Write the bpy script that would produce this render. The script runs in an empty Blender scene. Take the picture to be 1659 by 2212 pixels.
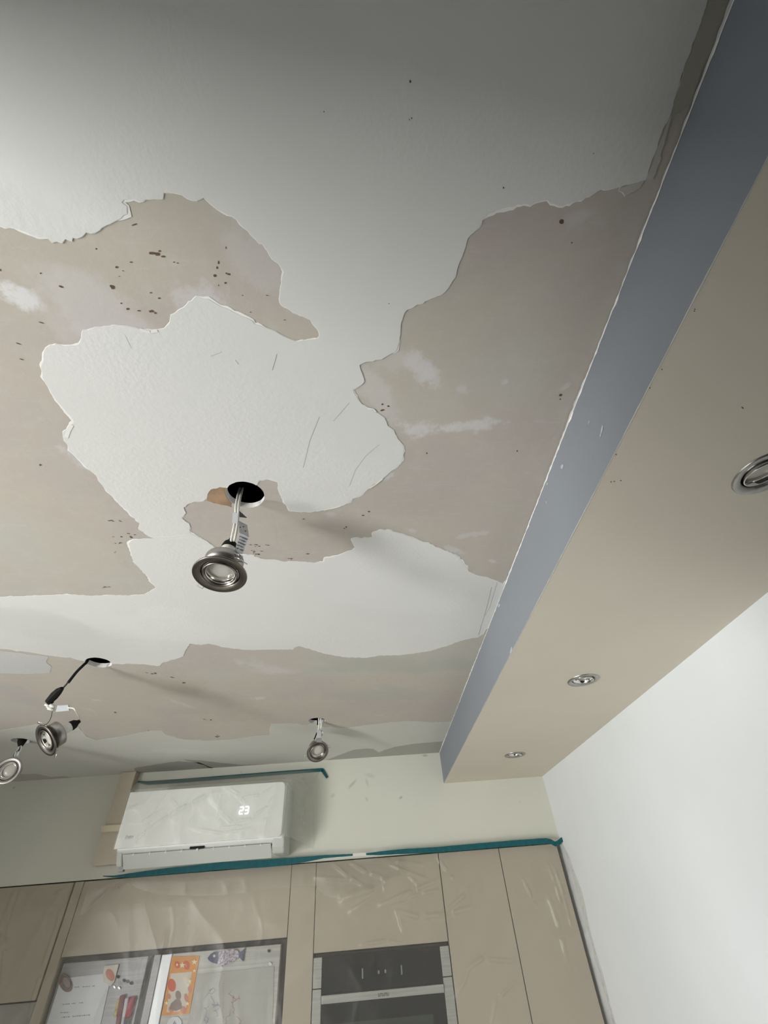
import bpy, bmesh, math, random
from mathutils import Vector, Matrix, noise, geometry
import numpy as np

# ---------------------------------------------------------------- camera, world, light, exposure
SC = bpy.context.scene
COL = SC.collection
F = 916.78; PITCH = 0.75184; ROLL = -0.08643; YAW = -0.06986
S = 0.63; CAMZ = 1.98
ZC = CAMZ + S                       # ceiling
ZB = CAMZ + 0.76129 * S             # underside of the boxed beam
XB = 0.6082 * S                     # side of the beam
XW = 1.47283 * S                    # right wall
YD = 4.24557 * S                    # end wall / cabinet fronts
ZT = CAMZ + 0.193                   # top of the cabinets
XL, YN = -3.35, -3.0                 # left wall, wall behind
BLOCKER_Y = -0.07                        # front of the unseen blocker added to shade the ceiling

def cam_axes():
    cp, sp = math.cos(PITCH), math.sin(PITCH)
    f = Vector((0, cp, sp)); u = Vector((0, -sp, cp)); x = Vector((1, 0, 0))
    cr, sr = math.cos(ROLL), math.sin(ROLL)
    x2 = cr * x + sr * u; u2 = -sr * x + cr * u
    M = Matrix.Rotation(YAW, 3, 'Z')
    return M @ x2, M @ u2, M @ f
AX, AU, AF = cam_axes()
CAM = Vector((0, 0, CAMZ))
cam_data = bpy.data.cameras.new('camera'); cam = bpy.data.objects.new('camera', cam_data); COL.objects.link(cam)
cam_data.sensor_fit = 'HORIZONTAL'; cam_data.sensor_width = 36; cam_data.lens = F / 1659 * 36
cam_data.clip_start = 0.01
cam.matrix_world = Matrix(((AX.x, AU.x, -AF.x, 0), (AX.y, AU.y, -AF.y, 0), (AX.z, AU.z, -AF.z, CAMZ), (0, 0, 0, 1)))
SC.camera = cam

SC.view_settings.view_transform = 'Standard'; SC.view_settings.look = 'None'
SC.view_settings.gamma = 1; SC.view_settings.use_curve_mapping = False
SC.view_settings.exposure = -0.30

wd = bpy.data.worlds.new('sky'); SC.world = wd; wd.use_nodes = True
bg = wd.node_tree.nodes['Background']; bg.inputs[0].default_value = (0.72, 0.84, 1.0, 1); bg.inputs[1].default_value = 0.1

def area(name, loc, target, sx, sy, power, color):
    l = bpy.data.lights.new(name, 'AREA'); l.shape = 'RECTANGLE'; l.size = sx; l.size_y = sy; l.energy = power; l.color = color
    o = bpy.data.objects.new(name, l); COL.objects.link(o); o.location = loc
    o.rotation_euler = (Vector(target) - Vector(loc)).to_track_quat('-Z', 'Z').to_euler()
    return o
# daylight through the left opening behind the camera; added fill at side and far
XN = -3.3                              # near left wall (the room widens beyond y = 1.05)
WIN = (-1.95, -0.40, 0.05, 1.80)       # y0, y1, z0, z1
FAR_FILL_WIN = (1.10, 2.30, 0.95, 2.2)
SIDE_FILL_WIN = (0.25, 0.92, 0.80, 2.2)
def daylight(name, x, w, p, c):
    return area(name, (x - 0.10, (w[0] + w[1]) / 2, (w[2] + w[3]) / 2), (0, (w[0] + w[1]) / 2, (w[2] + w[3]) / 2), w[3] - w[2], w[1] - w[0], p, c)
daylight('daylight_upper_pane', XN, (-1.95, -1.15, .95, 1.80), 150, (1.0, 1.0, 0.99))
daylight('daylight_lower_pane', XN, (-1.15, -.40, .05, .95), 120, (1.0, 1.0, 0.99))
daylight('side_fill_light', XN, SIDE_FILL_WIN, 24, (0.90, 0.96, 1.0))  # fill added to brighten the right wall and beam side
daylight('far_fill_light', XL, FAR_FILL_WIN, 4, (1.0, 0.98, 0.94))  # weak fill added to lift the far ceiling

# ---------------------------------------------------------------- pixel -> place
def ray(p):
    a = (p[0] - 829.5) / F; b = -(p[1] - 1106) / F
    return AX * a + AU * b + AF
def onz(p, z): v = ray(p); return CAM + v * ((z - CAMZ) / v.z)
def ony(p, off=0.0): v = ray(p); return CAM + v * ((YD - off) / v.y)
def onx(p, x): v = ray(p); return CAM + v * (x / v.x)
def atd(p, d): return CAM + ray(p) * d        # d: distance along the viewing axis

# ---------------------------------------------------------------- materials
def srgb(c):
    return tuple(((v / 255) / 12.92 if v / 255 <= 0.04045 else ((v / 255 + 0.055) / 1.055) ** 2.4) for v in c)
class Mat:
    def __init__(s, name, color=(.8, .8, .8), rough=.6, metal=0.0, spec=0.5):
        s.m = bpy.data.materials.new(name); s.m.use_nodes = True; s.t = s.m.node_tree; s.n = s.t.nodes; s.l = s.t.links
        s.b = s.n['Principled BSDF']; s.b.inputs['Base Color'].default_value = (*color, 1)
        s.b.inputs['Roughness'].default_value = rough; s.b.inputs['Metallic'].default_value = metal
        s.b.inputs['Specular IOR Level'].default_value = spec
        s.geo = s.n.new('ShaderNodeNewGeometry'); s.P = s.geo.outputs['Position']
        tc = s.n.new('ShaderNodeTexCoord'); s.O = tc.outputs['Object']; s.P = s.O
    def noise(s, scale, detail=4, rough=.55, vec=None, dist=0):
        n = s.n.new('ShaderNodeTexNoise'); n.inputs['Scale'].default_value = scale; n.inputs['Detail'].default_value = detail
        n.inputs['Roughness'].default_value = rough; n.inputs['Distortion'].default_value = dist
        s.l.new(vec or s.P, n.inputs['Vector']); return n.outputs['Fac']
    def mapping(s, scale=(1, 1, 1), rot=(0, 0, 0), loc=(0, 0, 0), kind='POINT'):
        m = s.n.new('ShaderNodeMapping'); m.vector_type = kind
        m.inputs['Scale'].default_value = scale; m.inputs['Rotation'].default_value = rot; m.inputs['Location'].default_value = loc
        s.l.new(s.P, m.inputs['Vector']); return m.outputs['Vector']
    def ramp(s, fac, a, b, lo=0., hi=1.):
        r = s.n.new('ShaderNodeMapRange'); r.interpolation_type = 'SMOOTHSTEP'
        for k, v in zip(('From Min', 'From Max', 'To Min', 'To Max'), (a, b, lo, hi)): r.inputs[k].default_value = v
        s.l.new(fac, r.inputs['Value']); return r.outputs['Result']
    def math(s, op, a, b=None):
        m = s.n.new('ShaderNodeMath'); m.operation = op
        for i, v in enumerate((a, b)):
            if v is None: continue
            if isinstance(v, (int, float)): m.inputs[i].default_value = v
            else: s.l.new(v, m.inputs[i])
        return m.outputs[0]
    def mix(s, fac, a, b):
        m = s.n.new('ShaderNodeMix'); m.data_type = 'RGBA'
        if isinstance(fac, (int, float)): m.inputs[0].default_value = fac
        else: s.l.new(fac, m.inputs[0])
        for i, v in ((6, a), (7, b)):
            if isinstance(v, tuple): m.inputs[i].default_value = (*v[:3], 1)
            else: s.l.new(v, m.inputs[i])
        return m.outputs[2]
    def color(s, c): s.l.new(c, s.b.inputs['Base Color']); return s
    def bump(s, h, strength=.3, dist=.002):
        b = s.n.new('ShaderNodeBump'); b.inputs['Strength'].default_value = strength; b.inputs['Distance'].default_value = dist
        s.l.new(h, b.inputs['Height']); s.l.new(b.outputs[0], s.b.inputs['Normal']); return s
    def blob(s, A, B, w, soft=.5, nz=None, amp=.6):
        """soft smear: a long patch from A to B, half width w (metres), broken up by noise -> 0..1"""
        A = Vector(A); B = Vector(B); c = (A + B) / 2; d = B - A; L = d.length / 2 + w * .6
        ang = math.atan2(d.y, d.x) if abs(d.x) + abs(d.y) > 1e-6 else 0
        if abs(d.z) > 1e-4 or s.wall:      # on the wall: XZ plane
            ang = math.atan2(d.z, d.x); v = s.mapping(scale=(L, 1, w), rot=(0, -ang, 0), loc=c, kind='TEXTURE')
        else:
            v = s.mapping(scale=(L, w, 1), rot=(0, 0, ang), loc=c, kind='TEXTURE')
        sep = s.n.new('ShaderNodeSeparateXYZ'); s.l.new(v, sep.inputs[0])
        a = sep.outputs[0]; b = sep.outputs[2 if s.wall else 1]
        r = s.math('SQRT', s.math('ADD', s.math('MULTIPLY', a, a), s.math('MULTIPLY', b, b)))
        if nz is not None: r = s.math('ADD', r, s.math('MULTIPLY', s.math('SUBTRACT', nz, .5), amp * 2))
        return s.ramp(r, 1, 1 - soft)
    wall = False
    def done(s): return s.m

def plain(name, c, rough=.5, metal=0., spec=.5, nscale=0, namp=.06):
    m = Mat(name, c, rough, metal, spec)
    f = m.noise(nscale or 9, 3)
    m.color(m.mix(m.ramp(f, .3, .7), tuple(v * (1 - namp) for v in c), tuple(min(1, v * (1 + namp)) for v in c)))
    return m

# exposed plaster
def plaster_mat():
    m = Mat('exposed_plaster', rough=.85, spec=.25)
    big = m.ramp(m.noise(3.2, 3, .5), .38, .62)
    c = m.mix(big, (.55, .508, .437), (.527, .475, .433))
    gy = m.ramp(m.noise(2.1, 2, .5, m.mapping(loc=(3.1, 7, 0))), .5, .7, 0, .7)
    c = m.mix(gy, c, (.53, .53, .48))
    streak = m.noise(6, 7, .7, m.mapping(scale=(1, 3.5, 1), rot=(0, 0, .5)), 1.5)
    c = m.mix(m.ramp(streak, .55, .75, 0, .42), c, (.60, .57, .555))
    scr = m.noise(9, 8, .75, m.mapping(scale=(1.2, 9, 1), rot=(0, 0, -.35)), .6)
    c = m.mix(m.ramp(scr, .56, .70, 0, .35), c, (.62, .60, .58))
    scr = m.noise(7, 8, .75, m.mapping(scale=(8, 1.2, 1), rot=(0, 0, .9)), .6)
    c = m.mix(m.ramp(scr, .56, .72, 0, .28), c, (.45, .41, .36))
    fine = m.noise(38, 6, .75)
    c = m.mix(m.ramp(fine, .45, .75, 0, .22), c, (.64, .61, .59))
    nz = m.noise(30, 7, .7)
    nz2 = m.noise(9, 6, .65)
    lil = (.69, .67, .67)
    q = lambda p: onz(p, ZC)
    for a, b, w, k, col in [
        ((20, 630), (75, 655), .022, .95, (.78, .77, .77)), ((30, 620), (330, 720), .05, .45, lil),
        ((380, 640), (480, 645), .025, .6, lil), ((470, 480), (600, 620), .035, .35, lil),
        ((210, 790), (60, 640), .03, .3, lil),
        ((880, 760), (935, 830), .02, .75, lil), ((930, 800), (950, 835), .018, .6, (.68, .66, .66)), ((985, 830), (1010, 850), .01, .5, lil),
        ((860, 925), (960, 925), .022, .8, lil), ((940, 930), (1095, 910), .015, .8, lil), ((790, 830), (850, 900), .03, .45, lil),
        ((840, 770), (900, 780), .03, .45, lil), ((690, 1110), (740, 1115), .016, .5, lil), ((830, 1035), (850, 1020), .008, .6, lil),
        ((880, 1142), (895, 1148), .008, .5, lil), ((980, 1160), (1060, 1150), .012, .45, lil), ((960, 1180), (1000, 1195), .012, .5, lil),
        ((1055, 1210), (1075, 1215), .009, .5, lil), ((1205, 845), (1235, 830), .008, .5, lil), ((1088, 825), (1090, 828), .008, .5, lil),
        ((1230, 475), (1290, 455), .010, .35, lil), ((150, 985), (200, 1015), .02, .5, lil), ((125, 960), (140, 980), .012, .5, lil),
        ((360, 1510), (430, 1532), .016, .9, (.60, .58, .55)), ((812, 1488), (838, 1492), .02, .75, (.58, .57, .54)),
        ((815, 1544), (835, 1546), .018, .7, (.58, .57, .54)), ((500, 1430), (620, 1450), .06, .4, lil), ((600, 1500), (760, 1470), .06, .4, (.5, .5, .47)),
        ((540, 1510), (580, 1505), .02, .5, lil), ((195, 1512), (240, 1515), .01, .5, lil), ((0, 1480), (90, 1530), .05, .5, (.48, .47, .47)),
        ((185, 1530), (200, 1535), .02, .3, lil)]:
        c = m.mix(m.math('MULTIPLY', m.blob(q(a), q(b), w, .75, nz if w < .03 else nz2, 1.7), k), c, col)
    for a, b, w in [((690, 1435), (1010, 1440), .10), ((700, 1500), (950, 1500), .11)]:
        c = m.mix(m.math('MULTIPLY', m.blob(q(a), q(b), w, .6, nz2, 1.2), .6), c, (.47, .475, .42))
    for a, b, w in [((330, 1450), (520, 1560), .15)]:
        c = m.mix(m.math('MULTIPLY', m.blob(q(a), q(b), w, .7, nz2, 1.2), .45), c, (.47, .41, .36))
    m.color(c)
    return m.bump(m.noise(90, 5, .6), .25, .0012).done()

def paint_mat(name, c, texture=True, smears=()):
    m = Mat(name, c, .7, 0, .35)
    t = m.noise(2.0, 2)
    col = m.mix(m.ramp(t, .3, .7), tuple(v * .97 for v in c), tuple(min(1, v * 1.02) for v in c))
    nz = m.noise(12, 7, .7)
    for a, b, w, k, cc in smears:
        col = m.mix(m.math('MULTIPLY', m.blob(onz(a, ZC), onz(b, ZC), w, .35, nz, .35), k), col, cc)
    m.color(col)
    op = m.noise(130, 3, .5)
    sel = m.ramp(m.noise(4, 2, .5), .35, .65, .25, 1)
    h = m.math('ADD', m.math('MULTIPLY', op, sel), m.math('MULTIPLY', m.noise(18, 4, .5), .8))
    return m.bump(h, .32, .0016).done()

M = {}
WHITE = (.78, .78, .755)
M['plaster'] = plaster_mat()
M['paint'] = paint_mat('white_ceiling_paint', WHITE, smears=[((-150, 1340), (250, 1400), .16, .35, (.60, .60, .56)), 
    ((255, 1345), (470, 1370), .09, .5, (.83, .83, .81)), ((300, 1320), (400, 1325), .04, .4, (.84, .84, .82)),
    ((0, 1330), (180, 1370), .10, .5, (.66, .66, .63)), ((700, 1260), (1000, 1300), .12, .3, (.82, .82, .80))])
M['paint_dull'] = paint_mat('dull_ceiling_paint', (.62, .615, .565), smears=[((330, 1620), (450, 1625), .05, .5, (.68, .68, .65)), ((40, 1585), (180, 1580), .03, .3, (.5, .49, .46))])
M['primer'] = paint_mat('pale_primer', (.60, .60, .585))
M['skim'] = paint_mat('old_beige_paint', (.46, .44, .39))
M['skim_pale'] = paint_mat('pale_beige_paint', (.58, .56, .51))
M['dark_grey'] = paint_mat('dark_grey_coat', (.40, .40, .36))
M['chalk'] = plain('chalky_chipped_edge', (.90, .89, .86), .9).done()
M['chip'] = plain('brown_chip', (.13, .085, .055), .9).done()
M['shade_crack'] = plain('grey_crack', (.45, .44, .41), .9).done()
M['card'] = plain('torn_brown_board', (.38, .25, .15), .9, nscale=30, namp=.2).done()
M['beam_side'] = None
def wallm(name, c, smears=(), bump=.15):
    m = Mat(name, c, .75, 0, .3); m.wall = True
    f = m.noise(1.7, 3)
    col = m.mix(m.ramp(f, .3, .7), tuple(v * .97 for v in c), tuple(min(1, v * 1.02) for v in c))
    if smears:
        nz = m.noise(22, 6, .7)
        for a, b, w, k, cc in smears:
            col = m.mix(m.math('MULTIPLY', m.blob(ony(a), ony(b), w, .8, nz, .6), k), col, cc)
    m.color(col); return m.bump(m.noise(140, 4), bump, .001).done()
gsm = (.30, .30, .26)
M['wall_back'] = wallm('cream_wall_paint', (.70, .70, .615), [((750, 1706), (772, 1682), .012, .4, gsm), ((790, 1680), (796, 1700), .012, .28, gsm), ((785, 1672), (812, 1678), .014, .22, gsm),
    ((862, 1725), (870, 1720), .009, .6, gsm), ((715, 1722), (722, 1716), .012, .3, gsm), ((790, 1722), (794, 1730), .009, .3, gsm), ((28, 1703), (32, 1700), .008, .5, gsm),
    ((912, 1632), (925, 1632), .008, .5, gsm), ((1122, 1732), (1123, 1734), .004, .5, gsm), ((520, 1665), (523, 1672), .006, .3, gsm)])
M['wall'] = wallm('cool_white_wall_paint', (.80, .83, .84))
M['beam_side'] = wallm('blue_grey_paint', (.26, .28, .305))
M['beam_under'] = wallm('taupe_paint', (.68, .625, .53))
M['blocker'] = plain('dark_blocker', (.06, .06, .06), .8).done()
M['floor'] = plain('pale_floor', (.60, .585, .54), .6).done()
M['wall_far'] = plain('grey_side_wall_paint', (.22, .22, .21), .8).done()
M['cab'] = plain('beige_laminate', (.49, .435, .345), .45, namp=.02).done()
M['carcass'] = plain('dark_gap_board', (.055, .045, .035), .8).done()
M['trunk'] = plain('beige_trunking', (.56, .49, .385), .5, namp=.03).done()
def brushed(name, c, rough, metal=1., sx=3, sz=120):
    m = Mat(name, c, rough, metal)
    f = m.noise(1, 5, .6, m.mapping(scale=(sx, sx, sz)))
    m.color(m.mix(m.ramp(f, .3, .7), tuple(v * .85 for v in c), tuple(min(1, v * 1.1) for v in c)))
    return m.done()
M['nickel'] = brushed('brushed_nickel', (.25, .225, .20), .32, 1, 40, 40)
M['nickel_pale'] = brushed('satin_nickel', (.42, .405, .385), .38, 1, 40, 40)
M['chrome'] = Mat('polished_chrome', (.80, .78, .75), .12, 1).done()
M['steel'] = brushed('stainless_steel', (.42, .42, .42), .42, .85)
M['steel_grey'] = brushed('grey_steel_door', (.25, .25, .25), .45, .6)
M['steel_pale'] = brushed('pale_steel_door', (.47, .47, .44), .5, .3)
M['bright'] = Mat('bright_aluminium', (.74, .77, .79), .3, .3).done()
M['lens'] = Mat('frosted_lens', (.55, .53, .48), .25).done()
M['ceramic'] = plain('white_ceramic', (.80, .79, .74), .4).done()
M['black'] = plain('black_rubber', (.006, .006, .006), .7, 0, .25).done()
M['void'] = plain('dark_plenum', (.004, .004, .004), 1., spec=0).done()
M['cable'] = plain('white_cable', (.80, .79, .73), .45).done()
M['label'] = plain('grey_label', (.50, .52, .53), .5).done()
M['ink'] = plain('dark_ink', (.08, .08, .08), .7).done()
M['ac'] = plain('white_abs_plastic', (.83, .84, .81), .35, namp=.01).done()
M['ac_grey'] = plain('grey_abs_plastic', (.58, .60, .56), .4, namp=.01).done()
M['tape'] = plain('teal_masking_tape', (.002, .100, .118), .7, nscale=60, namp=.15).done()
M['tape_white'] = plain('torn_white_tape', (.75, .74, .70), .8).done()
M['glass_black'] = Mat('black_oven_glass', (.012, .014, .016), .12).done()
M['glass_win'] = Mat('oven_window_glass', (.045, .055, .05), .15).done()
M['paper'] = plain('white_paper', (.72, .74, .78), .7).done()
M['cream'] = plain('cream_card', (.72, .68, .60), .7).done()
M['orange'] = plain('orange_print', (.78, .33, .06), .6).done()
M['red'] = plain('red_print', (.70, .10, .03), .6).done()
M['redp'] = plain('faded_red_print', (.66, .25, .18), .6).done()
M['star'] = plain('pale_yellow_print', (.95, .85, .55), .6).done()
M['taupe_p'] = plain('taupe_print', (.26, .20, .18), .6).done()
M['navy'] = plain('navy_print', (.03, .04, .13), .5).done()
M['fishb'] = plain('speckled_fish_print', (.40, .36, .42), .5, nscale=150, namp=.6).done()
M['brown'] = plain('brown_enamel', (.13, .07, .05), .4, nscale=60, namp=.6).done()
M['maroon'] = plain('maroon_plastic', (.22, .03, .06), .4).done()
M['crimson'] = plain('crimson_plastic', (.45, .03, .07), .4).done()
M['yellow'] = plain('yellow_plastic', (.62, .52, .16), .4).done()
M['sketch'] = plain('pale_sheet', (.46, .46, .43), .7).done()
M['pencil_b'] = plain('blue_pencil', (.30, .32, .40), .8).done()
M['pencil_r'] = plain('red_pencil', (.46, .27, .25), .8).done()
dm = Mat('display_digits', (1, 1, 1)); dm.b.inputs['Emission Color'].default_value = (.95, .97, 1, 1); dm.b.inputs['Emission Strength'].default_value = 2.5
M['digits'] = dm.done()

def film_mat(name, alpha, tint=(.80, .80, .74)):
    m = bpy.data.materials.new(name); m.use_nodes = True; t = m.node_tree; n = t.nodes; l = t.links
    out = n['Material Output']; n.remove(n['Principled BSDF'])
    tr = n.new('ShaderNodeBsdfTransparent'); di = n.new('ShaderNodeBsdfDiffuse'); tl = n.new('ShaderNodeBsdfTranslucent'); gl = n.new('ShaderNodeBsdfGlossy')
    di.inputs[0].default_value = (*tint, 1); tl.inputs[0].default_value = (*tint, 1); gl.inputs[0].default_value = (1, 1, 1, 1); gl.inputs['Roughness'].default_value = .38
    tc = n.new('ShaderNodeTexCoord'); nz = n.new('ShaderNodeTexNoise'); nz.inputs['Scale'].default_value = 9; nz.inputs['Detail'].default_value = 5; nz.inputs['Distortion'].default_value = 1.2
    l.new(tc.outputs['Object'], nz.inputs['Vector'])
    bp = n.new('ShaderNodeBump'); bp.inputs['Strength'].default_value = .5; bp.inputs['Distance'].default_value = .01; l.new(nz.outputs['Fac'], bp.inputs['Height'])
    l.new(bp.outputs[0], gl.inputs['Normal'])
    m1 = n.new('ShaderNodeMixShader'); m1.inputs[0].default_value = .45; l.new(di.outputs[0], m1.inputs[1]); l.new(tl.outputs[0], m1.inputs[2])
    m2 = n.new('ShaderNodeMixShader'); l.new(tr.outputs[0], m2.inputs[1]); l.new(m1.outputs[0], m2.inputs[2])
    lw = n.new('ShaderNodeLayerWeight'); lw.inputs[0].default_value = .35
    mr = n.new('ShaderNodeMapRange'); mr.inputs['From Min'].default_value = 0; mr.inputs['From Max'].default_value = 1; mr.inputs['To Min'].default_value = alpha; mr.inputs['To Max'].default_value = min(1, alpha + .28)
    l.new(lw.outputs['Facing'], mr.inputs['Value']); l.new(mr.outputs[0], m2.inputs[0])
    m3 = n.new('ShaderNodeMixShader'); m3.inputs[0].default_value = .03; l.new(m2.outputs[0], m3.inputs[1]); l.new(gl.outputs[0], m3.inputs[2])
    l.new(m3.outputs[0], out.inputs[0])
    return m
M['film'] = film_mat('clear_masking_film', .16, (.62, .60, .53))
M['film_ac'] = film_mat('clear_masking_film_over_unit', .16, (.74, .75, .69))

# ---------------------------------------------------------------- object helpers
def kids_world(parent):
    v = Vector((0, 0, 0)); o = parent
    while o: v += Vector(o.location); o = o.parent
    return v
def obj(name, bm, mats, parent=None, smooth=False, bevel=0, origin=None):
    """bm is in world coordinates; the object's own origin is put at its base centre"""
    if not isinstance(mats, (list, tuple)): mats = [mats]
    me = bpy.data.meshes.new(name)
    if origin is None:
        if bm.verts:
            xs = [v.co.x for v in bm.verts]; ys = [v.co.y for v in bm.verts]; zs = [v.co.z for v in bm.verts]
            origin = Vector(((min(xs) + max(xs)) / 2, (min(ys) + max(ys)) / 2, min(zs)))
        else: origin = Vector((0, 0, 0))
    origin = Vector(origin)
    bmesh.ops.translate(bm, verts=bm.verts, vec=-origin)
    bm.normal_update(); bm.to_mesh(me); bm.free()
    for m in mats: me.materials.append(m)
    if smooth:
        for p in me.polygons: p.use_smooth = True
    o = bpy.data.objects.new(name, me); COL.objects.link(o)
    if parent is not None: o.parent = parent; o.location = origin - kids_world(parent)
    else: o.location = origin
    if bevel:
        b = o.modifiers.new('bevel', 'BEVEL'); b.width = bevel; b.segments = 2; b.limit_method = 'ANGLE'
    return o
def tag(o, label, cat, group=None):
    o['label'] = label; o['category'] = cat
    if group: o['group'] = group
    return o
def thing(name, loc, label, cat, group=None):
    o = bpy.data.objects.new(name, None); COL.objects.link(o); o.location = loc; o.empty_display_size = .05
    return tag(o, label, cat, group)
def struct(o): o['kind'] = 'structure'; return o
O0 = (0, 0, 0)
def NB(): return bmesh.new()
def add_box(bm, x0, x1, y0, y1, z0, z1, mi=0):
    vs = [bm.verts.new((x, y, z)) for x in (x0, x1) for y in (y0, y1) for z in (z0, z1)]
    for f in ((0, 1, 3, 2), (4, 6, 7, 5), (0, 4, 5, 1), (2, 3, 7, 6), (0, 2, 6, 4), (1, 5, 7, 3)):
        bm.faces.new([vs[i] for i in f]).material_index = mi
def add_tube(bm, pts, r, seg=10, mi=0, cap=True):
    pts = [Vector(p) for p in pts]; n = len(pts); rs = r if isinstance(r, (list, tuple)) else [r] * n
    rings = []; up = None
    for i, p in enumerate(pts):
        t = (pts[min(i + 1, n - 1)] - pts[max(i - 1, 0)]).normalized()
        if up is None: up = t.orthogonal().normalized()
        up = (up - t * up.dot(t)); up = up.normalized() if up.length > 1e-6 else t.orthogonal().normalized()
        s = t.cross(up)
        rings.append([bm.verts.new(p + (up * math.cos(2 * math.pi * k / seg) + s * math.sin(2 * math.pi * k / seg)) * rs[i]) for k in range(seg)])
    for a, b in zip(rings, rings[1:]):
        for k in range(seg): bm.faces.new((a[k], a[(k + 1) % seg], b[(k + 1) % seg], b[k])).material_index = mi
    if cap:
        bm.faces.new(list(reversed(rings[0]))).material_index = mi; bm.faces.new(rings[-1]).material_index = mi
def smooth_path(pts, n=8):
    pts = [Vector(p) for p in pts]; out = []
    P = [pts[0]] + pts + [pts[-1]]
    for i in range(1, len(P) - 2):
        for k in range(n):
            t = k / n; a, b, c, d = P[i - 1], P[i], P[i + 1], P[i + 2]
            out.append(.5 * ((2 * b) + (-a + c) * t + (2 * a - 5 * b + 4 * c - d) * t * t + (-a + 3 * b - 3 * c + d) * t ** 3))
    out.append(pts[-1]); return out
def add_lathe(bm, prof, M4, seg=48, mi=0, close=False):
    """prof: (r, z) pairs, local Z axis; M4 places it"""
    rings = []
    for r, z in prof:
        if r < 1e-6: rings.append([bm.verts.new(M4 @ Vector((0, 0, z)))])
        else: rings.append([bm.verts.new(M4 @ Vector((r * math.cos(2 * math.pi * k / seg), r * math.sin(2 * math.pi * k / seg), z))) for k in range(seg)])
    prs = list(zip(rings, rings[1:])) + ([(rings[-1], rings[0])] if close else [])
    for a, b in prs:
        for k in range(seg):
            k2 = (k + 1) % seg
            if len(a) == 1 and len(b) == 1: continue
            if len(a) == 1: f = (a[0], b[k2], b[k])
            elif len(b) == 1: f = (a[k], a[k2], b[0])
            else: f = (a[k], a[k2], b[k2], b[k])
            bm.faces.new(f).material_index = mi
def prism(bm, pts, d, mi=0):
    """flat outline pts (world) given thickness vector d"""
    d = Vector(d); a = [bm.verts.new(p) for p in pts]; b = [bm.verts.new(Vector(p) + d) for p in pts]
    n = len(pts)
    bm.faces.new(a).material_index = mi; bm.faces.new(list(reversed(b))).material_index = mi
    for i in range(n): bm.faces.new((a[i], b[i], b[(i + 1) % n], a[(i + 1) % n])).material_index = mi

# --- jagged outlines on the ceiling
def jag(px, seed, amp=.0016, step=.004, closed=True, z=ZC):
    P = [onz(p, z) if len(p) == 2 else Vector(p) for p in px]
    out = []; n = len(P); s = 0
    for i in range(n if closed else n - 1):
        a, b = P[i], P[(i + 1) % n]; d = b - a; L = d.length
        if L < 1e-7: continue
        k = max(1, int(L / step)); nr = Vector((-d.y, d.x, 0)).normalized()
        for j in range(k):
            q = a + d * (j / k)
            v = noise.noise(Vector((q.x * 60, q.y * 60, seed))) * 1.6 + noise.noise(Vector((q.x * 190, q.y * 190, seed + 9))) * 1.1
            v += max(0, noise.noise(Vector((q.x * 110, q.y * 110, seed + 5)))) * 1.2
            out.append((q + nr * (v * amp)).xy.copy())
    if not closed: out.append(P[-1].xy.copy())
    return out
def pip(pts, poly):
    poly = np.array([(p[0], p[1]) for p in poly]); x, y = pts[:, 0], pts[:, 1]; ins = np.zeros(len(pts), bool)
    j = len(poly) - 1
    x0, y0 = poly[:, 0], poly[:, 1]; x1, y1 = np.roll(x0, 1), np.roll(y0, 1)
    for i in range(0, len(pts), 2000):
        X = x[i:i + 2000, None]; Y = y[i:i + 2000, None]
        c = ((y0 > Y) != (y1 > Y)) & (X < (x1 - x0) * (Y - y0) / np.where(y1 == y0, 1e-12, y1 - y0) + x0)
        ins[i:i + 2000] = c.sum(1) % 2 == 1
    return ins
def region(bm, outer, holes, z, thick=0, mi=0, up=True):
    """triangulated flat region at height z (facing down) with holes; its outline gets walls up to z+thick"""
    vs = []; es = []
    for loop in [outer] + holes:
        b = len(vs); vs += [Vector((p[0], p[1])) for p in loop]; es += [(b + i, b + (i + 1) % len(loop)) for i in range(len(loop))]
    V, E, Fc, _, _, _ = geometry.delaunay_2d_cdt(vs, es, [], 0, 1e-6)
    cen = np.array([[(V[f[0]].x + V[f[1]].x + V[f[2]].x) / 3, (V[f[0]].y + V[f[1]].y + V[f[2]].y) / 3] for f in Fc])
    keep = pip(cen, outer)
    for h in holes: keep &= ~pip(cen, h)
    bv = {}
    cnt = {}
    for f, k in zip(Fc, keep):
        if not k: continue
        for i in f:
            if i not in bv: bv[i] = bm.verts.new((V[i].x, V[i].y, z))
        a, b, c = (V[i] for i in f)
        ar = (b.x - a.x) * (c.y - a.y) - (b.y - a.y) * (c.x - a.x)
        ff = tuple(f) if ar < 0 else (f[0], f[2], f[1])
        try: bm.faces.new([bv[i] for i in ff]).material_index = mi
        except ValueError: continue
        for u, w in ((ff[0], ff[1]), (ff[1], ff[2]), (ff[2], ff[0])): cnt[(u, w)] = 1
    if thick:
        top = {}
        for (u, w) in cnt:
            if (w, u) not in cnt:
                for i in (u, w):
                    if i not in top: top[i] = bm.verts.new((V[i].x, V[i].y, z + thick))
                bm.faces.new((bv[w], bv[u], top[u], top[w])).material_index = mi
def circle(c, r, n=40, wob=0, seed=0):
    out = []
    for k in range(n):
        a = 2 * math.pi * k / n; rr = r * (1 + wob * noise.noise(Vector((math.cos(a) * 3, math.sin(a) * 3, seed))))
        out.append(Vector((c[0] + rr * math.cos(a), c[1] + rr * math.sin(a))))
    return out
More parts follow.
